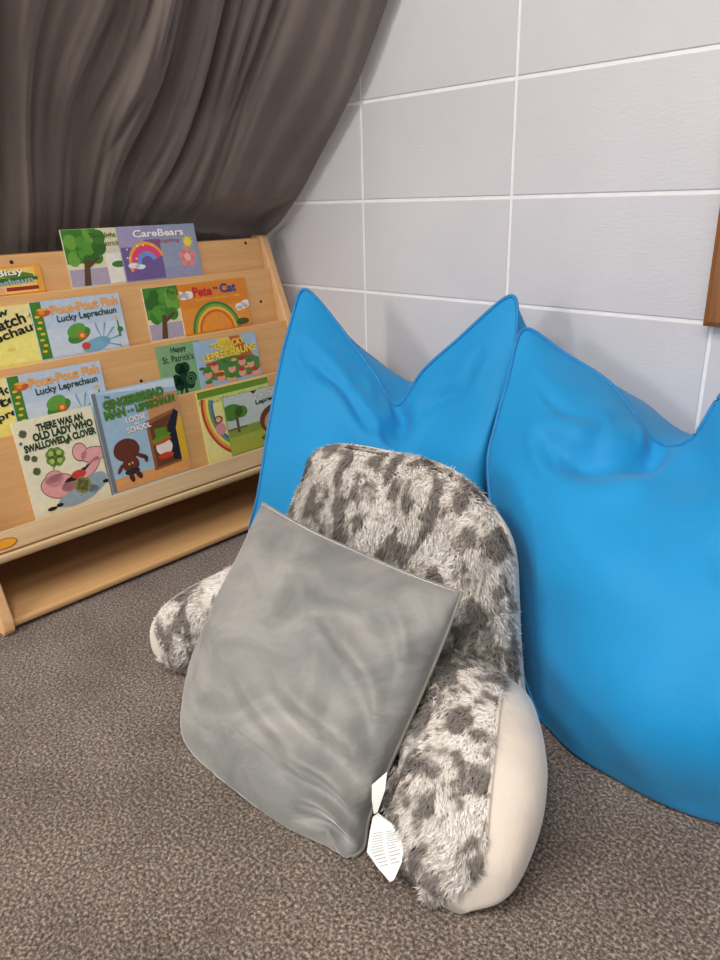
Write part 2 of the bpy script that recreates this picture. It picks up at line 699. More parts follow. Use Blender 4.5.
def fish_cover(r, A, w, h, th):
    """pale blue cover with a green coin border: title, green hat and blue leaves of fin"""
    A.add(rect(0, w, 0, h), (190, 206, 224))
    A.add(rect(0, w, 0, h * .5), (204, 216, 228))
    A.add(rect(0, w * .115, 0, h), (70, 128, 40))
    for q in range(7):
        A.add(ell(w * .06 + (q % 2 - .5) * w * .02, h * (.74 - .1 * q), w * .026, h * .022), (236, 192, 60), False)
    A.z += .00005
    A.add(ell(w * .125, h * .80, w * .075, h * .065), (206, 92, 34))
    A.add(ell(w * .12, h * .855, w * .06, h * .025), (236, 176, 60))
    A.add(ell(w * .105, h * .80, w * .03, h * .03), (232, 140, 60))
    # green hat with a gold buckle, fins and bubbles
    A.add(ell(w * .45, h * .33, w * .14, h * .12, a0=.35), (70, 132, 46))
    A.add(ell(w * .43, h * .42, w * .11, h * .12, a0=.3), (98, 160, 62))
    A.add(ell(w * .48, h * .32, w * .05, h * .07), (214, 96, 40))
    A.add(ell(w * .48, h * .32, w * .024, h * .035), (240, 196, 80))
    for a in (-20, 10, 40, 70, 100):
        c, s_ = math.cos(math.radians(a)), math.sin(math.radians(a))
        cx, cy = w * .70, h * .14
        A.add([(cx, cy), (cx + w * .20 * c - w * .02 * s_, cy + w * .20 * s_ + w * .02 * c), (cx + w * .23 * c, cy + w * .23 * s_)], (104, 168, 196), False)
    A.add(ell(w * .62, h * .12, w * .17, h * .12, a0=.2), (122, 178, 204))
    A.add(ell(w * .50, h * .12, w * .05, h * .07), (196, 72, 56))
    A.add([(w * .9, h * .2), (w * .91, h * .5), (w * .925, h * .5), (w * .93, h * .2)], (72, 132, 52))
    A.add(ell(w * .90, h * .56, w * .022, h * .03), (238, 196, 60))
    A.add(ell(w * .93, h * .33, w * .035, h * .05), (60, 124, 56))
    A.build(r)
    words_on(r, 'Pout-Pout Fish', w * .20, w * .97, h * .765, h * .93, (236, 168, 84), th + .0009, .045, .03)
    words_on(r, 'Lucky Leprechaun', w * .25, w * .93, h * .585, h * .74, (44, 74, 64), th + .0009, .03, .03, 'subtitle')


def catch_cover(r, A, w, h, th, lines):
    A.add(rect(0, w, 0, h), (244, 232, 128))
    A.add(rect(0, w, h * .55, h), (240, 222, 150))
    for q in range(14):
        A.add(ell(random.random() * w, random.random() * h, w * .05, h * .03), [(250, 240, 170), (236, 206, 96)][q % 2], False)
    A.build(r)
    for t, x0, x1, y0, y1 in lines:
        words_on(r, t, x0, x1, y0, y1, (26, 40, 24), th + .0009, .03, .20)


# top tier
r, A, w, h, th = book(0, -.738, -.553, .020, 0.0006, T0, (226, 138, 44), 'orange and green picture book at the left end of the top tier', G1)
A.add(rect(0, w, 0, h), (236, 166, 62))
A.add(rect(0, w * .93, 0, h * .92), (244, 204, 110))
A.add(ell(w * .5, h * .62, w * .42, h * .22), (88, 130, 40))
A.add(ell(w * .30, h * .56, w * .4, h * .12), (128, 168, 60))
A.add(rect(0, w * .95, h * .45, h * .58), (62, 104, 34))
A.add(rect(w * .62, w * .94, h * .10, h * .24), (150, 44, 30))
A.add(rect(w * .48, w * .60, h * .06, h * .24), (226, 168, 140))
A.build(r)
words_on(r, 'Itsy Bitsy', w * .34, w * .82, h * .58, h * .88, (250, 244, 220), th + .0009, .03, .06, outline=(70, 60, 30))
words_on(r, 'Leprechaun', w * .30, w * .90, h * .26, h * .52, (150, 186, 190), th + .0009, .03, .06, outline=(50, 60, 40))

r, A, w, h, th = book(0, -.500, -.322, -.038, 0.0006, T0, (214, 210, 190), 'picture book with big green tree on the top tier, beside the purple one', G1)
tree_cover(r, A, w, h, th)
words_on(r, 'The Night Before', w * .30, w * .86, h * .80, h * .92, (84, 92, 44), th + .0012, .02)
words_on(r, "St. Patrick's Day", w * .34, w * .84, h * .655, h * .775, (104, 104, 56), th + .0012, .01, name='subtitle')

r, A, w, h, th = book(0, -.386, -.202, -.038, 0.0057, T0, (150, 150, 178), 'purple and grey picture book with a small yellow sun, top tier', G1)
A.add(rect(0, w, 0, h), (150, 152, 184))
A.add(rect(w * .5, w, h * .2, h), (148, 160, 184))
A.add(rect(0, w * .5, 0, h * .74), (112, 92, 150))
A.add(rect(0, w * .3, h * .62, h), (166, 156, 190))
A.add(arcs(w * .30, h * .30, w * .13, w * .20, 20, 200), (226, 70, 120))
A.add(arcs(w * .30, h * .30, w * .20, w * .235, 20, 200), (244, 164, 60))
A.add(arcs(w * .30, h * .30, w * .08, w * .13, 20, 200), (110, 150, 220))
A.add([ell(w * .12, h * .28, w * .07, h * .05), ell(w * .20, h * .25, w * .06, h * .045)], (230, 232, 240))
for q in range(10):
    A.add(ell(w * (.05 + .42 * random.random()), h * (.2 + .5 * random.random()), w * .010), (238, 232, 180), False)
A.z += .00005
for q in range(10):
    a = 2 * PI * q / 10
    A.add([(w * .87 + w * .05 * math.cos(a - .25), h * .655 + w * .05 * math.sin(a - .25)), (w * .87 + w * .085 * math.cos(a), h * .655 + w * .085 * math.sin(a)),
           (w * .87 + w * .05 * math.cos(a + .25), h * .655 + w * .05 * math.sin(a + .25))], (238, 206, 70), False)
A.add(ell(w * .87, h * .655, w * .055), (246, 222, 84))
for q in range(5):
    a = 2 * PI * q / 5 + .3
    A.add(ell(w * .83 + w * .07 * math.cos(a), h * .36 + w * .07 * math.sin(a), w * .05), (232, 140, 140), False)
A.z += .00005
A.add(ell(w * .83, h * .36, w * .045), (244, 190, 170))
A.build(r)
words_on(r, 'CareBears', w * .18, w * .83, h * .79, h * .925, (250, 244, 246), th + .0009, .03, outline=(150, 60, 90))
words_on(r, 'Adopting', w * .40, w * .76, h * .645, h * .745, (196, 70, 96), th + .0009, .01, name='subtitle')

# second tier
r, A, w, h, th = book(1, -.739, -.585, .017, 0.0006, T0, (240, 224, 120), 'yellow picture book with large black lettering at the left end of the second tier', G2)
catch_cover(r, A, w, h, th, [('How', w * .30, w * .66, h * .80, h * .93), ('to Catch a', w * .10, w * .99, h * .60, h * .80), ('Leprechaun', w * .05, w * 1.0, h * .38, h * .58)])
r, A, w, h, th = book(1, -.600, -.421, .016, 0.0057, T0, (190, 206, 224), 'pale blue picture book with green coin border standing in the second tier', G2)
fish_cover(r, A, w, h, th)
r, A, w, h, th = book(1, -.366, -.19, .014, 0.0006, T0, (220, 216, 190), 'green tree picture book in the second tier, half covered by the orange rainbow book', G2)
tree_cover(r, A, w, h, th)
words_on(r, 'The Night Before', w * .30, w * .86, h * .80, h * .92, (84, 92, 44), th + .0012, .02)
r, A, w, h, th = book(1, -.284, -.105, .015, 0.0057, T0, (224, 132, 40), 'orange picture book with a rainbow arch and two white clouds', G2)
A.add(rect(0, w, 0, h), (226, 134, 40))
A.add(rect(0, w, h * .0, h * .5), (232, 148, 50))
cx, cy = w * .46, -h * .02
for q, col in enumerate(((66, 124, 60), (126, 160, 60), (236, 190, 60), (222, 96, 40))):
    A.add(arcs(cx, cy, w * (.36 - .032 * (q + 1)), w * (.36 - .032 * q)), col)
A.add([ell(cx, cy, w * .232)], (234, 150, 48))
A.add([ell(w * .06, h * .76, w * .08, h * .07), ell(w * .13, h * .78, w * .07, h * .08), ell(w * .01, h * .80, w * .06, h * .07)], (242, 238, 232))
A.add([ell(w * .88, h * .42, w * .10, h * .07), ell(w * .95, h * .46, w * .07, h * .08), ell(w * .84, h * .38, w * .05, h * .05)], (242, 238, 232))
A.add([ell(w * .86, h * .10, w * .10, h * .07)], (60, 84, 40))
A.build(r)
words_on(r, 'Pete', w * .19, w * .47, h * .72, h * .92, (206, 44, 40), th + .0009, .04)
words_on(r, 'the', w * .49, w * .56, h * .83, h * .90, (60, 60, 110), th + .0009, .02)
words_on(r, 'Cat', w * .59, w * .84, h * .74, h * .93, (50, 70, 140), th + .0009, .04)
words_on(r, 'The Great Leprechaun Chase', w * .20, w * .88, h * .625, h * .685, (246, 196, 70), th + .0009, .01, name='subtitle')

# third tier
r, A, w, h, th = book(2, -.739, -.665, .016, 0.0006, T0, (240, 224, 120), 'yellow picture book with large black lettering at the left end of the third tier', G3)
w2 = .154
catch_cover(r, A, w, h, th, [('How', .034, w2 * .585, h * .74, h * .89), ('to', .036, w2 * .52, h * .55, h * .70), ('Leprechaun', .0, w2 * .90, h * .33, h * .5)])
r, A, w, h, th = book(2, -.683, -.506, .015, 0.0057, T0, (190, 206, 224), 'pale blue picture book with green coin border behind the cream clover book, third tier', G3)
fish_cover(r, A, w, h, th)
r, A, w, h, th = book(2, -.379, -.272, .010, 0.0006, T0, (120, 162, 112), 'sage green picture book with a dark shamrock in the third tier', G3)
w = .1795
A.add(rect(0, w, 0, h), (132, 174, 124))
A.clover(w * .32, h * .36, w * .19, (18, 58, 34), 3, 90)
A.add([(w * .30, h * .36), (w * .30, h * .02), (w * .345, h * .02), (w * .345, h * .36)], (18, 58, 34))
A.add(arcs(w * .42, h * .30, w * .055, w * .068, 0, 360, 20), (84, 130, 88))
A.add(arcs(w * .42, h * .30, w * .025, w * .038, 0, 360, 20), (84, 130, 88))
A.build(r)
words_on(r, 'Happy', w * .20, w * .43, h * .82, h * .95, (24, 56, 32), th + .0009, .02)
words_on(r, "St. Patrick's", w * .06, w * .515, h * .67, h * .80, (24, 56, 32), th + .0009, .01, name='subtitle')
r, A, w, h, th = book(2, -.291, -.125, .014, 0.0057, T0, (150, 186, 214), 'blue and green picture book crowded with little figures, right end of the third tier', G3)
A.add(rect(0, w, 0, h), (160, 190, 214))
A.add([(w * .35, h), (w * .55, h), (w * .75, h * .45), (w * .45, h * .45)], (236, 200, 70))
A.add([(w * .55, h), (w * .72, h), (w * .95, h * .45), (w * .75, h * .45)], (206, 90, 46))
A.add(ell(w * .55, h * .36, w * .5, h * .24), (82, 130, 60))
for q in range(22):
    x, y = w * (.05 + .9 * random.random()), h * (.06 + .50 * random.random())
    A.add(ell(x, y, w * .045, h * .032), [(62, 116, 44), (196, 60, 44), (110, 150, 60), (228, 180, 90)][q % 4], False)
    A.z += .00001
for q, (x, y) in enumerate(((.13, .32), (.33, .20), (.52, .34), (.68, .22), (.84, .36), (.25, .44), (.50, .12), (.9, .16), (.12, .10), (.70, .44))):
    A.add(ell(w * x, h * y, w * .062, h * .085), (226, 164, 136))
    A.add(ell(w * x, h * (y + .075), w * .058, h * .045), [(66, 128, 48), (180, 60, 40)][q % 2])
A.build(r)
words_on(r, 'TEN LUCKY', w * .24, w * .80, h * .79, h * .93, (246, 214, 76), th + .0012, .04, .05, outline=(120, 90, 30))
words_on(r, 'LEPRECHAUNS', w * .10, w * .96, h * .60, h * .76, (246, 214, 76), th + .0012, .04, .05, name='subtitle', outline=(120, 90, 30))

# front tray
r, A, w, h, th = book(3, -.703, -.554, -.020, 0.0030, T0, (238, 230, 196), 'cream picture book with a four leaf clover and pink shapes in the front tray', G4)
A.add(rect(0, w, 0, h), (240, 232, 198))
A.clover(w * .41, h * .565, w * .125, (118, 146, 62), 4, 40, True, (172, 196, 98))
for x, y, q in ((.10, .87, .05), (.60, .69, .035), (.08, .63, .04), (.16, .60, .04), (.15, .47, .05), (.72, .34, .05), (.05, .78, .02)):
    A.clover(w * x, h * y, w * q, (120, 126, 90), 4, 20, False)
A.add([ell(w * .38, h * .26, w * .24, h * .135, a0=-.25), ell(w * .33, h * .345, w * .12, h * .09), ell(w * .52, h * .23, w * .14, h * .07)], (104, 78, 70))
A.add([ell(w * .38, h * .26, w * .23, h * .127, a0=-.25), ell(w * .33, h * .345, w * .112, h * .083), ell(w * .52, h * .23, w * .13, h * .062)], (232, 162, 160))
A.add([ell(w * .72, h * .55, w * .10, h * .10), ell(w * .88, h * .49, w * .17, h * .085), ell(w * .82, h * .36, w * .17, h * .06, a0=.7)], (104, 78, 70))
A.add([ell(w * .72, h * .55, w * .09, h * .09), ell(w * .88, h * .49, w * .16, h * .077), ell(w * .82, h * .36, w * .16, h * .053, a0=.7)], (236, 168, 166))
A.add([(w * .44, h * .275), (w * .60, h * .27), (w * .86, h * .42), (w * .62, h * .345), (w * .47, h * .305)], (40, 32, 30))
A.add(ell(w * .64, h * .325, w * .095, h * .045), (206, 64, 56))
A.add([ell(w * .58, h * .10, w * .28, h * .08, a0=.12), ell(w * .84, h * .19, w * .16, h * .09, a0=.5)], (150, 168, 176))
A.clover(w * .66, h * .20, w * .11, (140, 140, 80), 4, 20)
A.add([ell(w * .22, h * .05, w * .06, h * .02), ell(w * .32, h * .065, w * .045, h * .02), ell(w * .97, h * .17, w * .05, h * .02)], (30, 26, 24))
A.build(r)
words_on(r, 'THERE WAS AN', w * .27, w * .86, h * .865, h * .945, (30, 64, 34), th + .0012, .055, .03)
words_on(r, 'OLD LADY WHO', w * .20, w * .97, h * .775, h * .86, (30, 64, 34), th + .0012, .055, .03)
words_on(r, 'SWALLOWED A CLOVER', w * .07, w * .985, h * .685, h * .765, (30, 64, 34), th + .0012, .055, .03)

r, A, w, h, th = book(3, -.550, -.369, -.040, 0.0006, 0.006, (168, 196, 214), 'pale blue picture book with a grey spine and open brown door, front tray', G4)
A.add(rect(0, w, 0, h), (164, 194, 214))
A.add(rect(w * .60, w, 0, h * .86), (206, 146, 96))
A.add(rect(0, w, 0, h * .13), (226, 162, 96))
A.add([(0, h * .99), (w, h * .99), (w, h * .90), (w * .5, h * .95)], (206, 222, 232))
A.add(rect(0, w * .05, 0, h), (120, 124, 130))
# brown door frame, dark opening and yellow-edged door leaf
A.add([(w * .54, h * .10), (w * .54, h * .62), (w * .92, h * .68), (w * .92, h * .12)], (150, 94, 56))
A.add([(w * .58, h * .13), (w * .58, h * .58), (w * .88, h * .64), (w * .88, h * .14)], (110, 62, 36))
A.add([(w * .80, h * .16), (w * .80, h * .52), (w * .92, h * .68), (w * .97, h * .64), (w * .90, h * .48), (w * .90, h * .14)], (34, 36, 52))
A.add([(w * .90, h * .12), (w * .90, h * .48), (w * .97, h * .60), (w, h * .58), (w, h * .12)], (222, 180, 52))
# plain hat, pale round and red patch in the doorway
A.add(ell(w * .71, h * .315, w * .105, h * .085), (240, 226, 208))
A.add([ell(w * .70, h * .385, w * .12, h * .03, a0=.15)], (200, 84, 36))
A.add([ell(w * .69, h * .415, w * .135, h * .028, a0=.2)], (106, 150, 40))
A.add([rect(w * .63, w * .78, h * .425, h * .52)], (92, 138, 36))
A.add([ell(w * .71, h * .225, w * .10, h * .032)], (206, 66, 34))
# plain brown biscuit shape
br, bd = (104, 50, 32), (84, 38, 26)
A.add([ell(w * .255, h * .39, w * .155, h * .115)], br)
A.add([ell(w * .27, h * .24, w * .10, h * .08), ell(w * .42, h * .29, w * .075, h * .022, a0=-.5), ell(w * .46, h * .25, w * .022, h * .035), ell(w * .14, h * .22, w * .06, h * .02, a0=.9)], br)
A.add([ell(w * .27, h * .165, w * .09, h * .032)], (40, 42, 44))
A.add([ell(w * .25, h * .105, w * .03, h * .05, a0=.25), ell(w * .34, h * .115, w * .03, h * .05, a0=.5)], bd)
A.add([ell(w * .25, h * .245, w * .012), ell(w * .29, h * .25, w * .012)], (230, 190, 110))
A.build(r)
words_on(r, 'The', w * .13, w * .20, h * .925, h * .955, (36, 60, 40), th + .0012, .02)
words_on(r, 'GINGERBREAD', w * .10, w * .84, h * .825, h * .925, (84, 132, 46), th + .0012, .05, .04, outline=(30, 58, 34))
words_on(r, 'MAN', w * .09, w * .34, h * .72, h * .815, (84, 132, 46), th + .0012, .05, .03, name='subtitle', outline=(30, 58, 34))
words_on(r, 'on the', w * .36, w * .44, h * .745, h * .79, (50, 80, 50), th + .0012, .02, .05, name='subtitle')
words_on(r, 'LEPRECHAUN', w * .46, w * .96, h * .74, h * .825, (84, 132, 46), th + .0012, .05, .05, name='subtitle', outline=(30, 58, 34))
words_on(r, 'LOOSE', w * .32, w * .56, h * .655, h * .71, (246, 240, 238), th + .0012, .04, .04, name='subtitle', outline=(150, 60, 60))
words_on(r, 'at', w * .41, w * .47, h * .615, h * .645, (246, 240, 238), th + .0012, .03, .04, name='subtitle')
words_on(r, 'SCHOOL', w * .31, w * .60, h * .55, h * .605, (246, 240, 238), th + .0012, .04, .04, name='subtitle', outline=(150, 60, 60))

r, A, w, h, th = book(3, -.322, -.128, .003, 0.0006, T0, (236, 228, 150), 'yellow and green picture book with a rainbow stripe, right end of the front tray', G4)
A.add(rect(0, w, 0, h), (240, 230, 150))
A.add(rect(0, w, h * .90, h), (106, 146, 40))
A.add(rect(0, w, h * .80, h * .90), (206, 214, 120))
for q in range(22):
    A.add(ell(w * (.02 + .046 * q), h * (.84 + .02 * math.sin(q * 1.1)), w * .008), (110, 130, 60), False)
A.z += .00005
for q, col in enumerate(((196, 70, 50), (238, 160, 60), (244, 220, 120), (110, 160, 90), (90, 110, 170))):
    A.add(arcs(w * .62, h * .70, w * (.60 - .032 * (q + 1)), w * (.60 - .032 * q), 165, 262, 22), col)
A.add(ell(w * .23, h * .42, w * .07, h * .09), (226, 150, 160))
A.add(ell(w * .22, h * .56, w * .06, h * .055), (150, 70, 40))
A.add(ell(w * .22, h * .56, w * .036, h * .036), (232, 180, 150))
A.build(r)
r, A, w, h, th = book(3, -.262, -.085, .026, 0.0057, T0, (120, 150, 90), 'green landscape picture book with round brown shape, partly behind the blue bean bag', G4)
A.add(rect(0, w, 0, h), (196, 206, 200))
A.add(rect(0, w, 0, h * .45), (140, 160, 60))
A.add(rect(0, w * .6, 0, h * .30), (172, 180, 70))
A.add([ell(w * .10, h * .72, w * .17, h * .14), ell(w * .24, h * .70, w * .10, h * .1)], (84, 130, 48))
A.add(rect(w * .14, w * .18, h * .36, h * .62), (96, 76, 46))
A.add(rect(w * .0, w * .3, h * .42, h * .45), (104, 92, 50))
A.add(ell(w * .80, h * .42, w * .30, h * .28), (110, 62, 40))
A.add(ell(w * .80, h * .38, w * .23, h * .22), (206, 156, 116))
A.add(ell(w * .74, h * .15, w * .26, h * .07), (70, 110, 44))
A.add(arcs(w * .8, h * .56, w * .42, w * .60, 40, 140, 20), (112, 44, 50))
A.build(r)
words_on(r, 'The Littlest', w * .46, w * .92, h * .86, h * .955, (240, 234, 226), th + .0012, .03, .05, outline=(60, 30, 30))
words_on(r, 'Leprechaun', w * .48, w * 1.0, h * .74, h * .84, (36, 60, 40), th + .0012, .03, .05, name='subtitle')


# ------------------------------------------------------------------ soft shapes
def catmull(P, n, axis):
    """cubic through the given rows of points, resampled to n steps along axis"""
    P = np.moveaxis(np.asarray(P, float), axis, 0)
    m = len(P)
    ext = np.concatenate([[2 * P[0] - P[1]], P, [2 * P[-1] - P[-2]]])
    out = []
    for q in range(n):
        u = q / (n - 1) * (m - 1)
        i = min(int(u), m - 2)
        t = u - i
        a, b, c, d = ext[i], ext[i + 1], ext[i + 2], ext[i + 3]
        out.append(0.5 * (2 * b + (c - a) * t + (2 * a - 5 * b + 4 * c - d) * t * t + (3 * b - a - 3 * c + d) * t ** 3))
    return np.moveaxis(np.array(out), 0, axis)


def vnoise(p, seed=0):
    """smooth pseudo-noise in space, sum of a few waves"""
    g = np.random.default_rng(seed)
    v = np.zeros(p.shape[:-1])
    for q in range(9):
        k_ = g.normal(size=3)
        k_ = k_ / np.linalg.norm(k_) * (0.6 + 1.4 * g.random())
        v += np.sin(p @ k_ * 2 * PI + g.random() * 7) / 3
    return v / 2


def grid_normals(G):
    du = np.gradient(G, axis=1)
    dv = np.gradient(G, axis=0)
    n = np.cross(du, dv)
    n /= np.linalg.norm(n, axis=-1, keepdims=True) + 1e-12
    return n


def closed_bag(front, back):
    """two grids with a common border -> one closed mesh (verts, faces)"""
    h, w = front.shape[:2]
    verts = list(front.reshape(-1, 3))
    idb = -np.ones((h, w), int)
    for i in range(h):
        for j in range(w):
            if i in (0, h - 1) or j in (0, w - 1):
                idb[i, j] = i * w + j
            else:
                idb[i, j] = len(verts)
                verts.append(back[i, j])
    faces = []
    for i in range(h - 1):
        for j in range(w - 1):
            a = i * w + j
            faces.append((a, a + w, a + w + 1, a + 1))
            faces.append((idb[i, j], idb[i, j + 1], idb[i + 1, j + 1], idb[i + 1, j]))
    return verts, faces


def coons(G):
    h, w = G.shape[:2]
    u = np.linspace(0, 1, w)[None, :, None]
    v = np.linspace(0, 1, h)[:, None, None]
    top, bot, lf, rt = G[0][None], G[-1][None], G[:, :1], G[:, -1:]
    return (1 - v) * top + v * bot + (1 - u) * lf + u * rt - ((1 - u) * (1 - v) * G[0, 0] + u * (1 - v) * G[0, -1] + (1 - u) * v * G[-1, 0] + u * v * G[-1, -1])


def crease(G, N, path, depth, width, edge=None):
    """press a fold along a path given in (column, row) fractions"""
    h, w = G.shape[:2]
    P = catmull(np.array(path, float), 60, 0)
    uu, vv = np.meshgrid(np.linspace(0, 1, w), np.linspace(0, 1, h))
    d = np.min(np.hypot(uu[..., None] - P[:, 0], vv[..., None] - P[:, 1]), -1)
    k_ = np.exp(-(d / width) ** 2) - 0.25 * np.exp(-((d - 2.0 * width) / width) ** 2)
    t = np.min(np.hypot(uu[..., None] - P[None, None, ::59, 0], vv[..., None] - P[None, None, ::59, 1]), -1)
    k_ = k_ * np.clip(t / (3 * width) + 0.35, 0, 1)
    ed = np.clip(np.minimum(np.minimum(uu, 1 - uu), np.minimum(vv, 1 - vv)) / 0.05, 0, 1)
    return G - N * (k_ * depth * ed)[..., None]


def grid_bag(name, ctrl, nu, nv, bulge, mat, parent, noise=0.006, nscale=6.0, seed=1, creases=(), wall=-0.006, prof=0.5, ztop=9.0, lowu=0.5, soft=None):
    P = np.array([[at(*q) for q in row] for row in ctrl])
    G = catmull(catmull(P, nu, 1), nv, 0)
    G[..., 2] = np.maximum(G[..., 2], 0.004)
    # blunt the two stuffed top corners
    K = 11
    for ci in (0, 1):
        for it in range(26):
            Gp = G if ci == 0 else G[:, ::-1]
            Q = Gp.copy()
            Q[0, 1:K] = (Gp[0, 0:K - 1] + Gp[0, 2:K + 1]) / 2
            Q[1:K, 0] = (Gp[0:K - 1, 0] + Gp[2:K + 1, 0]) / 2
            Q[0, 0] = (Gp[1, 0] + Gp[0, 1]) / 2
            Q[1:K, 1:K] = (Gp[0:K - 1, 1:K] + Gp[2:K + 1, 1:K] + Gp[1:K, 0:K - 1] + Gp[1:K, 2:K + 1]) / 4
            G = Q if ci == 0 else Q[:, ::-1]
    N = grid_normals(G)
    if np.mean(np.sum(N * (CAM - G), -1)) < 0:
        N = -N
    uu, vv = np.meshgrid(np.linspace(0, 1, nu), np.linspace(0, 1, nv))
    ed = np.clip(np.minimum(np.minimum(uu, 1 - uu), np.minimum(vv, 1 - vv)) / 0.12, 0, 1)
    G = G + N * (vnoise(G * nscale, seed) * noise * ed)[..., None]
    for c in creases:
        G = crease(G, N, *c)
    G[-1, :, 2] = np.minimum(G[-1, :, 2], 0.004)
    B = coons(G)
    e = np.clip(16 * uu * (1 - uu) * vv * (1 - vv), 0, 1) ** prof
    B = B + e[..., None] * np.array(bulge)
    wd = np.clip(np.minimum(np.minimum(uu, 1 - uu), np.minimum(vv, 1 - vv)) / 0.05, 0, 1)
    zl = ztop - 0.10 * vv - 0.16 * np.clip((lowu - uu) / 0.35, 0, 1.2)
    B[..., 2] = B[..., 2] * (1 - wd) + np.minimum(B[..., 2], zl) * wd
    # the back never comes in front of the front
    if soft is not None:
        G = yield_to(G, soft, rn, 0.004, 0.03)
    B[..., 1] = np.minimum(B[..., 1], wall)
    G[..., 1] = np.minimum(G[..., 1], wall)
    B[..., 2] = np.maximum(B[..., 2], 0.003)
    G[..., 2] = np.maximum(G[..., 2], 0.003)
    v, f = closed_bag(G, B)
    o = mesh_obj(name, v, f, mat, parent, True)
    return o, G, B


def tube(name, pts, r, mat, parent, closed=False, seg=8):
    pts = np.asarray(pts, float)
    n = len(pts)
    V, Fc = [], []
    for i in range(n):
        a = pts[(i + 1) % n if closed else min(i + 1, n - 1)] - pts[(i - 1) % n if closed else max(i - 1, 0)]
        a = a / (np.linalg.norm(a) + 1e-12)
        ref = np.array([0, 0, 1.0]) if abs(a[2]) < 0.9 else np.array([1.0, 0, 0])
        b = np.cross(a, ref)
        b /= np.linalg.norm(b)
        c = np.cross(a, b)
        for q in range(seg):
            t = 2 * PI * q / seg
            V.append(pts[i] + r * (math.cos(t) * b + math.sin(t) * c))
    for i in range(n if closed else n - 1):
        for q in range(seg):
            Fc.append((i * seg + q, i * seg + (q + 1) % seg, ((i + 1) % n) * seg + (q + 1) % seg, ((i + 1) % n) * seg + q))
    return mesh_obj(name, V, Fc, mat, parent, True)


# ---- disc-like stuffed shapes from an outline
def smooth_loop(P, n):
    P = np.asarray(P, float)
    m = len(P)
    seg = np.linalg.norm(np.roll(P, -1, 0) - P, axis=1)
    cum = np.concatenate([[0], np.cumsum(seg)])
    out = []
    for q in range(n):
        s_ = cum[-1] * q / n
        i = min(int(np.searchsorted(cum, s_, 'right') - 1), m - 1)
        t = (s_ - cum[i]) / seg[i]
        a, b, c, d = P[i - 1], P[i], P[(i + 1) % m], P[(i + 2) % m]
        out.append(0.5 * (2 * b + (c - a) * t + (2 * a - 5 * b + 4 * c - d) * t * t + (3 * b - a - 3 * c + d) * t ** 3))
    return np.array(out)


def stuffed(loop, centre, nrm, front, back, rings=26, p=2.2, q=0.5, noise=0.004, nscale=8, seed=2, folds=None):
    """loop: closed 3-D border; returns front grid, back grid (ring 0 = border ... last = centre)"""
    n = len(loop)
    r = 1 - np.linspace(0, 1, rings) ** 1.25
    Fg, Bg = [], []
    for t in r:
        base = centre + (loop - centre) * t
        hgt = (1 - t ** p) ** q
        Fg.append(base + nrm * front * hgt)
        Bg.append(base - nrm * back * hgt)
    Fg, Bg = np.array(Fg), np.array(Bg)
    am = ((1 - r) * 4).clip(0, 1)[:, None]
    Fg += nrm * (vnoise(Fg * nscale, seed) * noise * am)[..., None]
    if folds is not None:
        Fg += nrm * (folds(Fg) * am)[..., None]
    return Fg, Bg


def stuffed_mesh(name, Fg, Bg, mat, parent):
    R, n = Fg.shape[:2]
    verts = list(Fg.reshape(-1, 3)) + list(Bg[1:].reshape(-1, 3))

    def bid(i, j):
        return i * n + j if i == 0 else R * n + (i - 1) * n + j
    faces = []
    for i in range(R - 1):
        for j in range(n):
            k2 = (j + 1) % n
            faces.append((i * n + j, i * n + k2, (i + 1) * n + k2, (i + 1) * n + j))
            faces.append((bid(i, k2), bid(i, j), bid(i + 1, j), bid(i + 1, k2)))
    o = mesh_obj(name, verts, faces, mat, parent, True)
    bm = bmesh.new()
    bm.from_mesh(o.data)
    bmesh.ops.remove_doubles(bm, verts=bm.verts[:], dist=1e-5)
    bmesh.ops.recalc_face_normals(bm, faces=bm.faces[:])
    bm.to_mesh(o.data)
    bm.free()
    o.data.polygons.foreach_set('use_smooth', [True] * len(o.data.polygons))
    return o


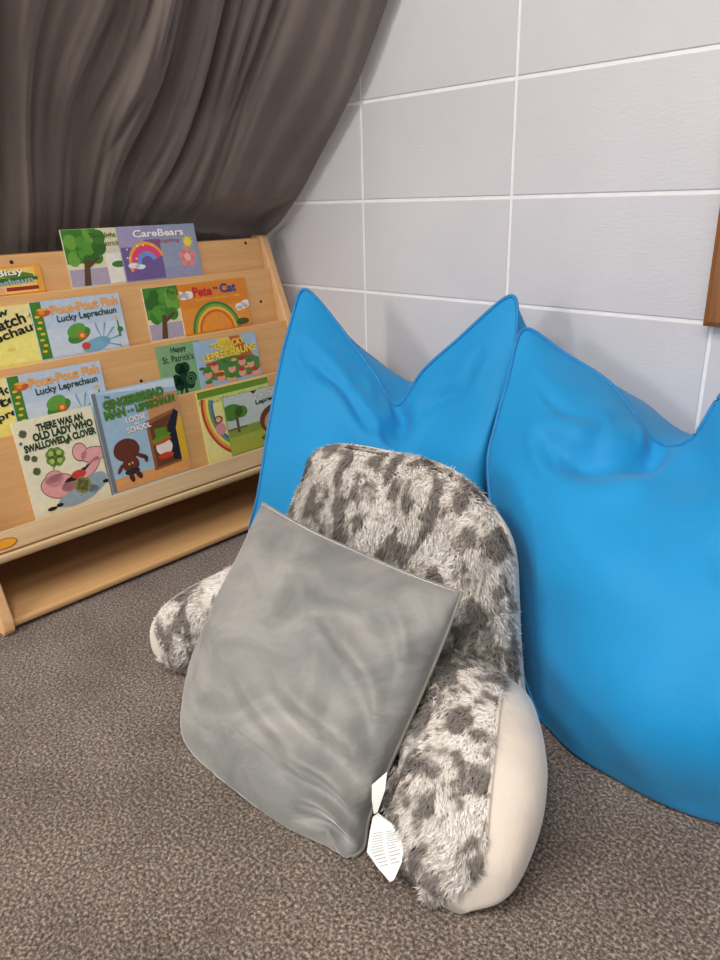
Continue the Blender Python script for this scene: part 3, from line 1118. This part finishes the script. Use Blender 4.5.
def grow_fur(o, count, length, down, mask=None, seed=5, width=0.0011):
    """add short curved tufts to the plush mesh itself"""
    me = o.data
    me.calc_loop_triangles()
    nv = len(me.vertices)
    co = np.zeros(nv * 3)
    me.vertices.foreach_get('co', co)
    co = co.reshape(-1, 3)
    nt = len(me.loop_triangles)
    tv = np.zeros(nt * 3, int)
    me.loop_triangles.foreach_get('vertices', tv)
    tv = tv.reshape(-1, 3)
    a, b, c = co[tv[:, 0]], co[tv[:, 1]], co[tv[:, 2]]
    cr = np.cross(b - a, c - a)
    ar = np.linalg.norm(cr, axis=1) / 2
    nn = cr / (2 * ar[:, None] + 1e-15)
    mid = (a + b + c) / 3
    wt = ar.copy()
    facing = np.sum(nn * (CAM - mid), 1) / np.linalg.norm(CAM - mid, axis=1)
    wt *= facing > -0.35
    if mask is not None:
        wt *= mask(mid, nn)
    g = np.random.default_rng(seed)
    ti = g.choice(nt, count, p=wt / wt.sum())
    u, v = g.random(count), g.random(count)
    fl = u + v > 1
    u[fl], v[fl] = 1 - u[fl], 1 - v[fl]
    root = a[ti] + (b[ti] - a[ti]) * u[:, None] + (c[ti] - a[ti]) * v[:, None]
    n_ = nn[ti]
    # lay of the pile: swirls plus a common direction
    sw = np.stack([vnoise(root * 7, 31), vnoise(root * 7, 32), vnoise(root * 7, 33)], 1) * 1.3
    dirv = np.asarray(down)[None] + sw + g.normal(size=(count, 3)) * 0.35
    dirv -= n_ * np.sum(dirv * n_, 1)[:, None]
    dirv /= np.linalg.norm(dirv, axis=1)[:, None] + 1e-9
    L = length * (0.65 + 0.7 * g.random(count))[:, None]
    side = np.cross(n_, dirv)
    wd = width * (0.7 + 0.6 * g.random(count))[:, None]
    p0 = root - n_ * 0.0015
    p1 = root + n_ * L * 0.36 + dirv * L * 0.40
    p2 = root + n_ * L * 0.46 + dirv * L * 0.95
    for p_ in (p1, p2):
        p_[:, 2] = np.maximum(p_[:, 2], 0.001)
    V = np.stack([p0 - side * wd, p0 + side * wd, p1 - side * wd * .8, p1 + side * wd * .8, p2], 1).reshape(-1, 3)
    old = [tuple(p.vertices) for p in me.polygons]
    omi = [p.material_index for p in me.polygons]
    base = nv + np.arange(count) * 5
    fq = np.stack([base, base + 2, base + 3, base + 1], 1).tolist()
    ft = np.stack([base + 2, base + 4, base + 3], 1).tolist()
    new = bpy.data.meshes.new(me.name)
    new.from_pydata(np.concatenate([co, V]).tolist(), [], old + fq + ft)
    for m in me.materials:
        new.materials.append(m)
    new.polygons.foreach_set('use_smooth', [True] * len(new.polygons))
    new.polygons.foreach_set('material_index', omi + [0] * (len(new.polygons) - len(omi)))
    # tufts take the shading of the pile they grow from
    vn = np.zeros(nv * 3)
    me.vertices.foreach_get('normal', vn)
    new.update()
    hn = n_ * 1.0 + dirv * 0.45 + g.normal(size=(count, 3)) * 0.32
    hn /= np.linalg.norm(hn, axis=1)[:, None]
    allN = np.concatenate([vn.reshape(-1, 3), np.repeat(hn, 5, axis=0)])
    new.normals_split_custom_set_from_vertices(allN.tolist())
    o.data = new
    return o


# ---- grey throw pillow
pil = empty('throw_pillow')
tag(pil, 'plain grey velvet square throw pillow leaning on the marbled plush backrest', 'pillow')
TL, TR = at(262, 504, 1.245), at(461, 594, 1.005)
BR, BL = at(352, 864, 0.905), at(184, 706, 1.13)
pn = np.cross(TR - TL, BL - TL)
pn += np.cross(BL - BR, TR - BR)
pn /= np.linalg.norm(pn)
if pn @ (CAM - TL) < 0:
    pn = -pn


def edge_of(px, ta, tb, n):
    px = np.array(px, float)
    d = np.concatenate([[0], np.cumsum(np.linalg.norm(np.diff(px, axis=0), axis=1))])
    d /= d[-1]
    P = np.array([at(x, y, ta + (tb - ta) * q) for (x, y), q in zip(px, d)])
    return catmull(P, n, 0)


NP = 90
tTL, tTR, tBR, tBL = 1.245, 1.005, 0.905, 1.13
e_top = edge_of([(262, 503), (310, 530), (360, 553), (412, 575), (462, 593)], tTL, tTR, NP)
e_bot = edge_of([(184, 712), (190, 748), (235, 794), (290, 836), (330, 850), (352, 867)], tBL, tBR, NP)
e_lf = edge_of([(262, 503), (247, 545), (226, 592), (203, 645), (184, 712)], tTL, tBL, NP)
e_rt = edge_of([(462, 593), (444, 640), (420, 697), (392, 760), (370, 815), (364, 846), (352, 867)], tTR, tBR, NP)
uu, vv = np.meshgrid(np.linspace(0, 1, NP), np.linspace(0, 1, NP))
U, W3 = uu[..., None], vv[..., None]
PC = ((1 - W3) * e_top[None] + W3 * e_bot[None] + (1 - U) * e_lf[:, None] + U * e_rt[:, None]
      - ((1 - U) * (1 - W3) * e_top[0] + U * (1 - W3) * e_top[-1] + (1 - U) * W3 * e_bot[0] + U * W3 * e_bot[-1]))
mass = np.clip(16 * uu * (1 - uu) * vv * (1 - vv), 0, 1)
amp = np.clip(np.minimum(np.minimum(uu, 1 - uu), np.minimum(vv, 1 - vv)) / 0.10, 0, 1)
fo = np.zeros(uu.shape)
for (u0, v0, u1, v1, am_, wd) in ((.52, .24, .92, .44, .0075, .032), (.42, .48, .95, .56, .0080, .034), (.50, .66, 1.0, .68, .0100, .034), (.62, .82, 1.0, .80, .0120, .034),
                                  (.30, .58, .66, .64, .0040, .03), (.25, .18, .62, .28, .0040, .045), (.70, .14, .95, .26, .0040, .03), (.08, .62, .30, .74, .0030, .05),
                                  (.78, .90, .98, .95, .0060, .025)):
    L = np.hypot(u1 - u0, v1 - v0)
    s_ = ((uu - u0) * (u1 - u0) + (vv - v0) * (v1 - v0)) / L
    q = ((uu - u0) * -(v1 - v0) + (vv - v0) * (u1 - u0)) / L + 0.02 * np.sin(s_ / L * 4 + u0 * 9)
    win = np.clip(s_ / L * 3, 0, 1) * np.clip((1 - s_ / L) * 5 + .4, 0, 1)
    win = win * win * (3 - 2 * win)
    fo += am_ * win * (np.exp(-(q / wd) ** 2) - 0.7 * np.exp(-((q - 1.7 * wd) / wd) ** 2))
FG = PC + pn * (0.068 * mass ** 0.45 + (fo * 1.25 + vnoise(PC * 6, 6) * 0.004) * amp)[..., None]
BG = PC - pn * (0.026 * mass ** 0.45)[..., None]
FG[..., 2] = np.maximum(FG[..., 2], 0.004)
BG[..., 2] = np.maximum(BG[..., 2], 0.004)


def yield_to(V, S, nrm, gap, reach):
    """press soft points V back along -nrm where they would enter the body whose rear face is S"""
    Sf = S.reshape(-1, 3)
    out = V.reshape(-1, 3).copy()
    for i in range(0, len(out), 400):
        c = out[i:i + 400]
        d = c[:, None] - Sf[None]
        hgt = d @ nrm
        lat = np.sqrt(np.maximum((d ** 2).sum(-1) - hgt ** 2, 0))
        k_ = np.argmin(lat, 1)
        a = np.arange(len(c))
        over = hgt[a, k_] + gap
        w_ = np.clip(1.5 - lat[a, k_] / reach, 0, 1)
        out[i:i + 400] = c - nrm * (np.maximum(over, 0) * w_ * (hgt[a, k_] < 0.25))[:, None]
    return out.reshape(V.shape)


v_, f_ = closed_bag(FG, BG)
mesh_obj('pillow_body', v_, f_, m_velvet, pil, True)
ring_ = np.concatenate([FG[0, :-1], FG[:-1, -1], FG[-1, :0:-1], FG[:0:-1, 0]])
tube('seam', np.concatenate([FG[0], FG[1:, -1]]), 0.0024, m_piping, pil)


# care tag: two folded satin labels hanging from the right seam
def ribbon(name, pts, mat, parent, thick=0.0006):
    """pts: rows of (left, right) 3-D points"""
    A = np.array(pts)
    V_, F_ = [], []
    for l, r_ in A:
        V_ += [l, (l + r_) / 2, r_]
    for i in range(len(A) - 1):
        for q in (0, 1):
            F_.append((i * 3 + q, i * 3 + q + 1, i * 3 + 4 + q, i * 3 + 3 + q))
    o = mesh_obj(name, V_, F_, mat, parent)
    s = o.modifiers.new('thick', 'SOLIDIFY')
    s.thickness = thick
    s.offset = 0
    return o


def A3(x, y, t):
    return at(x, y, t - 0.018)


tg = ribbon('care_tag', [(A3(372, 785, .940), A3(387, 772, .925)), (A3(372, 800, .928), A3(385, 790, .908)), (A3(374, 814, .908), A3(377, 813, .898))], m_label, pil)
tg2 = ribbon('care_tag', [(A3(373, 817, .908), A3(378, 813, .894)), (A3(370, 832, .893), A3(398, 828, .876)), (A3(367, 852, .878), A3(404, 842, .864)), (A3(378, 868, .866), A3(402, 862, .858)), (A3(390, 882, .858), A3(394, 880, .855))], m_label, pil)
tg['label'] = 'small white satin loop label'
tg2['label'] = 'white satin care label with fine print'
# rows of fine print
lines = []
rows = [(A3(370, 832, .893), A3(398, 828, .876)), (A3(367, 852, .878), A3(404, 842, .864)), (A3(378, 868, .866), A3(402, 862, .858))]
for (l0, r0), (l1, r1), f0, f1, k0 in ((*rows[0:2], .08, .95, 7), (*rows[1:3], .1, .9, 5)):
    for q in range(k0):
        f = f0 + (f1 - f0) * q / (k0 - 1)
        l_, r_ = l0 + (l1 - l0) * f, r0 + (r1 - r0) * f
        out_ = (CAM - l_) / np.linalg.norm(CAM - l_) * 0.0016
        lines += [(l_ + (r_ - l_) * .10 + out_, l_ + (r_ - l_) * .45 + out_), (l_ + (r_ - l_) * .55 + out_, l_ + (r_ - l_) * (.90 if q % 3 else .78) + out_)]
V_, F_ = [], []
dz = (A3(380, 850, .87) - A3(380, 848.9, .87))
for a, b in lines:
    k0 = len(V_)
    V_ += [a, b, b + dz, a + dz]
    F_.append((k0, k0 + 1, k0 + 2, k0 + 3))
mesh_obj('fine_print', V_, F_, flat((186, 186, 184)), tg2)

# ---- plush backrest pillow with arms
rest = empty('backrest_pillow')
tag(rest, 'marbled grey and white plush backrest pillow with two arms leaning on the blue bean bag', 'backrest pillow')
def near(P):
    return CAM + 0.963 * (np.array(P, float) - CAM - np.array([0, 0, 0.0284]))


pA, pB = near([-0.16, -0.575, 0.0]), near([0.40, -0.520, 0.0])
ax = (pB - pA) / np.linalg.norm(pB - pA)
lean = math.radians(20)
hz = np.cross(np.array([0, 0, 1.0]), ax)     # towards the wall
upr = np.array([0, 0, 1.0]) * math.cos(lean) + hz * math.sin(lean)
rn = np.cross(ax, upr)
if rn @ (CAM - pA) < 0:
    rn = -rn
px = [(316, 457), (328, 449), (352, 447), (390, 454), (430, 463), (464, 481), (488, 507), (503, 532), (510, 560), (512, 600), (514, 650), (518, 700), (522, 728),
      (490, 742), (440, 752), (380, 736), (320, 700), (270, 660), (264, 610), (277, 560), (293, 516), (307, 482)]
loop = smooth_loop([on_plane(x, y, pA, rn) for x, y in px], 120)
loop[:, 2] = np.maximum(loop[:, 2], 0.012)
cen = loop.mean(0)
Fg, Bg = stuffed(loop, cen, rn, 0.045, 0.105, 24, 5.0, 0.5, 0.010, 9, 4)
Bg[..., 2] = np.maximum(Bg[..., 2], 0.006)
Fg[..., 2] = np.maximum(Fg[..., 2], 0.006)
Fg = yield_to(Fg, BG, pn, 0.012, 0.02)
REAR = Bg.copy()
o = stuffed_mesh('backrest', Fg, Bg, [m_fur, m_cream], rest)
backf = [1 if (np.array(p.normal) @ rn) < -0.12 else 0 for p in o.data.polygons]
o.data.polygons.foreach_set('material_index', backf)
grow_fur(o, 52000, 0.013, (0.2, -0.2, -1.0), lambda m_, n_: (n_ @ rn > 0.0), 5)
tube('edge_piping', loop + (loop - cen) * 0.004 - rn * 0.004, 0.0045, m_cream, rest, True)

# right arm as a swept, flattened section: (centre base x, y, half width, height) along its length
def swept_arm(name, path, parent, seed, ring=44, steps=46, twist=0.0):
    """path rows: (x, y, half width, z bottom, z top, heading)"""
    P = catmull(np.array(path, float), steps, 0)
    V = []
    for i, (x, y, hw, zb, zt, hd) in enumerate(P):
        s_ = np.array([math.cos(hd), math.sin(hd), 0])
        zc, rz = (zb + zt) / 2, (zt - zb) / 2
        row = []
        for q in range(ring):
            t = 2 * PI * q / ring - twist * (i / (steps - 1)) ** 3
            c, s2 = math.cos(t), math.sin(t)
            e = 0.72
            row.append(np.array([x, y, zc]) + s_ * hw * math.copysign(abs(c) ** e, c) + np.array([0, 0, 1.0]) * rz * math.copysign(abs(s2) ** e, s2))
        V.append(row)
    return np.array(V)


def swept_mesh(name, V, mats, parent, pick):
    S, R = V.shape[:2]
    verts = list(V.reshape(-1, 3))
    faces, mi = [], []
    for i in range(S - 1):
        for q in range(R):
            faces.append((i * R + q, i * R + (q + 1) % R, (i + 1) * R + (q + 1) % R, (i + 1) * R + q))
    for end in (0, S - 1):
        c = len(verts)
        verts.append(V[end].mean(0))
        for q in range(R):
            f = (end * R + q, end * R + (q + 1) % R, c)
            faces.append(f if end else f[::-1])
    o = mesh_obj(name, verts, faces, mats, parent, True)
    bm = bmesh.new()
    bm.from_mesh(o.data)
    bmesh.ops.recalc_face_normals(bm, faces=bm.faces[:])
    bm.to_mesh(o.data)
    bm.free()
    return o


RA = [
    (0.345, -0.490, 0.072, 0.010, 0.105, -0.15),
    (0.360, -0.545, 0.102, 0.006, 0.140, -0.12),
    (0.385, -0.605, 0.116, 0.005, 0.152, -0.05),
    (0.413, -0.665, 0.113, 0.005, 0.146, 0.02),
    (0.446, -0.725, 0.094, 0.006, 0.118, 0.08),
    (0.476, -0.768, 0.062, 0.010, 0.085, 0.25),
    (0.492, -0.790, 0.020, 0.012, 0.045, 0.40),
]
RA = [tuple(near(r_[:2] + (0,))[:2]) + tuple(q * .963 for q in r_[2:5]) + r_[5:] for r_ in RA]
V = yield_to(swept_arm('armrest', RA, rest, 3, twist=0.75), BG, pn, 0.014, 0.03)
V[..., 2] = np.maximum(V[..., 2], 0.004)
sd = np.stack([V[:, 0] - V[:, 22]], 0)[0]
sd /= np.linalg.norm(sd, axis=1)[:, None]
# fur body and cream side panel meet along a seam: points of the ring facing +side are cream
S_, R_ = V.shape[:2]
ang = np.arange(R_) * 2 * PI / R_
cream_q = [q for q in range(R_) if -1.0 < ((ang[q] + PI) % (2 * PI) - PI) < 1.36]
lo_q = [q for q in range(R_) if q not in cream_q]
start = cream_q[-1] if False else None
order = sorted(cream_q, key=lambda q: ((ang[q] + PI) % (2 * PI) - PI))
rest_order = [order[-1]] + [(order[-1] + 1 + i) % R_ for i in range(R_ - len(order))] + [order[0]]


def strip(name, V, cols, mat, parent, puff=0.0, caps=True):
    sub = V[:, cols].copy()
    S, n = sub.shape[:2]
    if puff:
        cen_ = V.mean(1, keepdims=True)
        w = np.sin(np.linspace(0, PI, n))[None, :, None]
        d = sub - cen_
        d /= np.linalg.norm(d, axis=-1, keepdims=True) + 1e-9
        sub += d * w * puff
        sub[..., 2] = np.maximum(sub[..., 2], 0.004)
    verts = list(sub.reshape(-1, 3))
    faces = [(i * n + q, i * n + q + 1, (i + 1) * n + q + 1, (i + 1) * n + q) for i in range(S - 1) for q in range(n - 1)]
    if caps:
        for end in (0, S - 1):
            c = len(verts)
            verts.append(V[end].mean(0))
            for q in range(n - 1):
                f = (end * n + q, end * n + q + 1, c)
                faces.append(f if end else f[::-1])
    o = mesh_obj(name, verts, faces, mat, parent, True)
    # outward normals
    bm = bmesh.new()
    bm.from_mesh(o.data)
    cen_all = V.mean((0, 1))
    bm.normal_update()
    if sum((f.normal.dot(f.calc_center_median() - Vector(cen_all))) for f in bm.faces) < 0:
        bmesh.ops.reverse_faces(bm, faces=bm.faces[:])
    bm.to_mesh(o.data)
    bm.free()
    return o


armr = strip('armrest', V, rest_order, m_fur_r, rest)
side = strip('side_panel', V, order, m_cream, armr, 0.012)
side['label'] = 'smooth cream velvet side of the arm'
grow_fur(armr, 30000, 0.012, (0.15, -0.8, -0.5), lambda m_, n_: (n_[:, 2] > -0.5), 8)
tube('seam_piping', V[:, order[-1]] + np.array([0.0, 0, 0.001]), 0.0028, m_cream, armr)

LA = [
    (-0.060, -0.560, 0.050, 0.010, 0.20, 0.5),
    (-0.085, -0.610, 0.075, 0.006, 0.19, 0.5),
    (-0.110, -0.660, 0.082, 0.005, 0.17, 0.5),
    (-0.130, -0.705, 0.080, 0.005, 0.15, 0.5),
    (-0.148, -0.745, 0.066, 0.008, 0.125, 0.5),
    (-0.160, -0.768, 0.040, 0.022, 0.095, 0.5),
    (-0.164, -0.776, 0.012, 0.045, 0.065, 0.5),
]
LA = [(r_[0] + .043, r_[1] + .006) + tuple(q * 1.0 for q in r_[2:5]) + r_[5:] for r_ in LA]
LA = [tuple(near(r_[:2] + (0,))[:2]) + tuple(q * .963 for q in r_[2:5]) + r_[5:] for r_ in LA]
V = yield_to(swept_arm('armrest', LA, rest, 4), BG, pn, 0.014, 0.03)
V[..., 2] = np.maximum(V[..., 2], 0.004)
lc = [q for q in range(R_) if 2.2 < ang[q] < 3.9]
arml = strip('armrest', V, [(lc[-1] + i) % R_ for i in range(R_ - len(lc) + 2)], m_fur_l, rest)
strip('side_panel', V, lc, m_cream, arml, 0.006)
tube('seam_piping', V[2:, lc[0]] + np.array([0, 0, 0.002]), 0.004, m_cream, arml)
grow_fur(arml, 16000, 0.011, (-0.3, -0.6, -0.5), lambda m_, n_: (n_[:, 2] > -0.6), 9)

# ---- bean bags
bag1 = empty('bean_bag')
tag(bag1, 'blue bean bag with two pointed corners standing against the wall beside the book display', 'bean bag', 'blue bean bags')
ctrl1 = [
    [(302, 279, 1.62), (336, 322, 1.60), (372, 370, 1.57), (397, 405, 1.52), (424, 370, 1.47), (464, 334, 1.42), (517, 284, 1.36)],
    [(292, 318, 1.60), (330, 366, 1.53), (368, 408, 1.49), (403, 432, 1.46), (442, 404, 1.42), (477, 374, 1.37), (517, 326, 1.35)],
    [(281, 360, 1.58), (322, 408, 1.49), (362, 440, 1.45), (405, 462, 1.42), (446, 440, 1.38), (482, 415, 1.34), (511, 372, 1.34)],
    [(269, 425, 1.56), (311, 455, 1.46), (355, 480, 1.41), (405, 500, 1.38), (443, 485, 1.34), (478, 462, 1.32), (496, 425, 1.34)],
    [(258, 495, 1.57), (300, 515, 1.46), (350, 540, 1.39), (400, 555, 1.36), (440, 545, 1.33), (475, 520, 1.33), (492, 490, 1.36)],
    [(250, 530, 1.62), (295, 570, 1.49), (345, 595, 1.39), (395, 610, 1.35), (435, 600, 1.33), (465, 575, 1.36), (484, 550, 1.43)],
    [(254, 550, 1.68), (298, 585, 1.53), (345, 612, 1.42), (395, 625, 1.38), (432, 618, 1.38), (460, 596, 1.44), (480, 570, 1.56)],
]
o, G1g, B1g = grid_bag('bag_body', ctrl1, 90, 100, (-0.02, 0.34, 0.02), m_bag, bag1, 0.004, 5, 3, ztop=at(400, 368, 1.62)[2], soft=REAR,
                       creases=[([(.08, .22), (.22, .19), (.34, .24)], .010, .028), ([(.50, .03), (.50, .12), (.44, .22)], .016, .035),
                                ([(.30, .10), (.22, .17), (.10, .26)], .006, .02), ([(.62, .12), (.74, .16), (.84, .12)], .006, .025)])
tube('seam', np.concatenate([G1g[::-1, 0], G1g[0, 1:], G1g[1:, -1]]), 0.0035, m_seam, bag1)
bag2 = empty('bean_bag')
tag(bag2, 'large blue bean bag slumped against the wall on the right behind the plush backrest', 'bean bag', 'blue bean bags')
ctrl2 = [
    [(520, 319, 1.34), (560, 350, 1.32), (612, 385, 1.27), (655, 440, 1.18), (690, 440, 1.12), (722, 394, 1.08), (775, 345, 1.04)],
    [(509, 375, 1.31), (552, 400, 1.23), (608, 428, 1.17), (650, 472, 1.10), (698, 475, 1.04), (738, 450, 1.00), (795, 420, .97)],
    [(497, 420, 1.29), (545, 455, 1.17), (600, 495, 1.08), (655, 512, 1.01), (708, 515, .96), (758, 510, .92), (820, 500, .91)],
    [(488, 470, 1.28), (540, 520, 1.11), (600, 555, 1.00), (660, 575, .94), (718, 585, .90), (775, 585, .87), (845, 580, .87)],
    [(500, 560, 1.24), (548, 600, 1.08), (605, 640, .97), (665, 660, .90), (728, 670, .86), (790, 675, .83), (865, 670, .84)],
    [(520, 660, 1.19), (562, 690, 1.05), (615, 722, .95), (670, 742, .89), (732, 757, .86), (800, 765, .83), (875, 760, .84)],
    [(540, 722, 1.13), (572, 754, 1.06), (616, 782, 1.01), (667, 810, .965), (726, 829, .935), (805, 842, .92), (885, 832, .925)],
]
o, G2g, B2g = grid_bag('bag_body', ctrl2, 100, 100, (0.08, 0.40, 0.0), m_bag, bag2, 0.005, 5, 9, ztop=at(660, 408, 1.30)[2], lowu=0.60,
                       creases=[([(.52, .03), (.50, .10), (.42, .19), (.30, .27), (.19, .31)], .024, .034), ([(.12, .15), (.20, .18), (.30, .17)], .006, .02),
                                ([(.40, .10), (.33, .17), (.28, .26)], .007, .024), ([(.72, .46), (.84, .41), (.96, .40)], .009, .045),
                                ([(.74, .66), (.86, .62), (.97, .55)], .011, .05), ([(.70, .83), (.86, .80), (.97, .76)], .010, .04)])
tube('seam', np.concatenate([G2g[::-1, 0], G2g[0, 1:], G2g[1:, -1]]), 0.0035, m_seam, bag2)


# ------------------------------------------------------------------ curtain
cur = [(420, -110), (385, 0), (362, 65), (340, 112), (318, 155), (301, 188), (279, 219), (262, 236)]
Rp = np.array([on_axis(x, y, 1, -0.028) for x, y in cur])[::-1]
Rp = np.concatenate([[[-0.94, -0.028, 0.015], [-0.91, -0.028, 0.25], [-0.86, -0.028, 0.50], [-0.80, -0.028, 0.60]], Rp[:], [Rp[-1] + (Rp[-1] - Rp[-2]) * 1.6]])
NU, NVv = 460, 140
Rc = catmull(Rp, NVv, 0)
v_ = np.linspace(0, 1, NVv)[:, None]
zc = Rc[:, 2:3]
Lc = np.concatenate([-0.90 + 0.10 * np.clip(zc - .6, 0, 3), -1.75 + 0 * zc, zc], 1)
u_ = np.linspace(0, 1, NU)
G = Lc[:, None] * (1 - u_)[None, :, None] + Rc[:, None] * u_[None, :, None]
kx = np.clip(2.4 - (zc - .70) * 3.0, 1.0, 2.4)          # low down the cloth hangs flat behind the stand
G[..., 0] = Lc[:, :1] + (Rc[:, :1] - Lc[:, :1]) * u_[None, :] ** kx
du = np.gradient(G, axis=1)
dv = np.gradient(G, axis=0)
N = np.cross(du, dv)
N /= np.linalg.norm(N, axis=-1, keepdims=True) + 1e-9
if np.mean(np.sum(N * (CAM - G), -1)) < 0:
    N = -N
vv = np.clip((np.linspace(0, 1, NVv)[:, None] - 0.25) / 0.75, 0, 1)
uw = u_[None, :] + 0.012 * np.sin(vv * 4 + u_[None, :] * 9) + 0.006 * np.sin(vv * 9 + u_[None, :] * 31)


def pleat(x, k_):
    return 2 * np.abs(np.sin(x)) ** k_ - 1


ple = (0.017 * pleat(uw * PI * 17 + 0.9 * np.sin(uw * 23), 0.75) + 0.010 * np.sin(uw * 2 * PI * 21 + 1.3 + 1.7 * np.sin(uw * 13) + vv * 1.2)
       + 0.006 * pleat(uw * PI * 53 + 2.2 * np.sin(uw * 19 + vv * 3), 0.8) + 0.0025 * np.sin(uw * 2 * PI * 83 + 3 * np.sin(uw * 37 + vv * 5)))
band = np.clip((0.90 - u_) / 0.03, 0, 1)[None, :]
ple = ple * band + (1 - band) * (0.014 + 0.004 * np.sin(uw * 2 * PI * 26))
fade = 0.55 + 0.45 * np.clip((vv - 0.1) * 2, 0, 1)
G = G + N * (ple * fade)[..., None]
G[..., 1] = np.minimum(G[..., 1], -0.015)
G[..., 0] = np.maximum(G[..., 0], -1.0)
lx = (G - SO) @ XD
lim = -0.046 - np.clip(0.66 - G[..., 2], 0, .56) * 0.206
wt_ = np.clip((-0.038 - G[..., 1]) / 0.008, 0, 1) * np.clip((0.74 - G[..., 2]) / 0.06, 0, 1)
G = G - XD * (np.maximum(lx - lim, 0) * wt_)[..., None]
V_ = G.reshape(-1, 3)
F_ = [(i * NU + q, i * NU + q + 1, (i + 1) * NU + q + 1, (i + 1) * NU + q) for i in range(NVv - 1) for q in range(NU - 1)]
co = mesh_obj('curtain', V_, F_, m_curtain, None, True)
tag(co, 'dark grey gathered curtain draped across the corner behind the book display', 'curtain')
s = co.modifiers.new('thick', 'SOLIDIFY')
s.thickness = 0.0015

finish_texts()


# ------------------------------------------------------------------ light
def area(name, loc, target, sx, sy, power, col):
    ld = bpy.data.lights.new(name, 'AREA')
    ld.shape = 'RECTANGLE'
    ld.size, ld.size_y = sx, sy
    ld.energy = power
    ld.color = col
    o = bpy.data.objects.new(name, ld)
    C.objects.link(o)
    o.location = loc
    o.rotation_euler = (Vector(target) - Vector(loc)).to_track_quat('-Z', 'Y').to_euler()
    return o


area('ceiling_lamp', (-0.25, -3.0, 2.70), (-0.25, -3.0, 0), 1.2, 0.6, 62, (1.0, 0.94, 0.87))
area('ceiling_lamp', (0.95, -1.8, 2.70), (0.95, -1.8, 0), 1.2, 0.6, 36, (1.0, 0.95, 0.90))
area('ceiling_lamp', (2.6, -2.2, 2.70), (2.6, -2.2, 0), 0.6, 1.2, 20, (0.93, 0.96, 1.0))
area('added_low_light', (-1.0, -4.9, 1.65), (-0.2, 0, 0.5), 0.9, 0.9, 75, (1.0, 0.97, 0.94))  # unseen low light, added to throw the bags' shadows on the wall
w = bpy.data.worlds.new('world')
bpy.context.scene.world = w
w.use_nodes = True
bg = w.node_tree.nodes['Background']
bg.inputs[0].default_value = (0.95, 0.97, 1.0, 1)
bg.inputs[1].default_value = 0.45

vs = bpy.context.scene.view_settings
vs.view_transform = 'Standard'
vs.look = 'None'
vs.exposure = 0.22
vs.gamma = 1.0
vs.use_curve_mapping = False
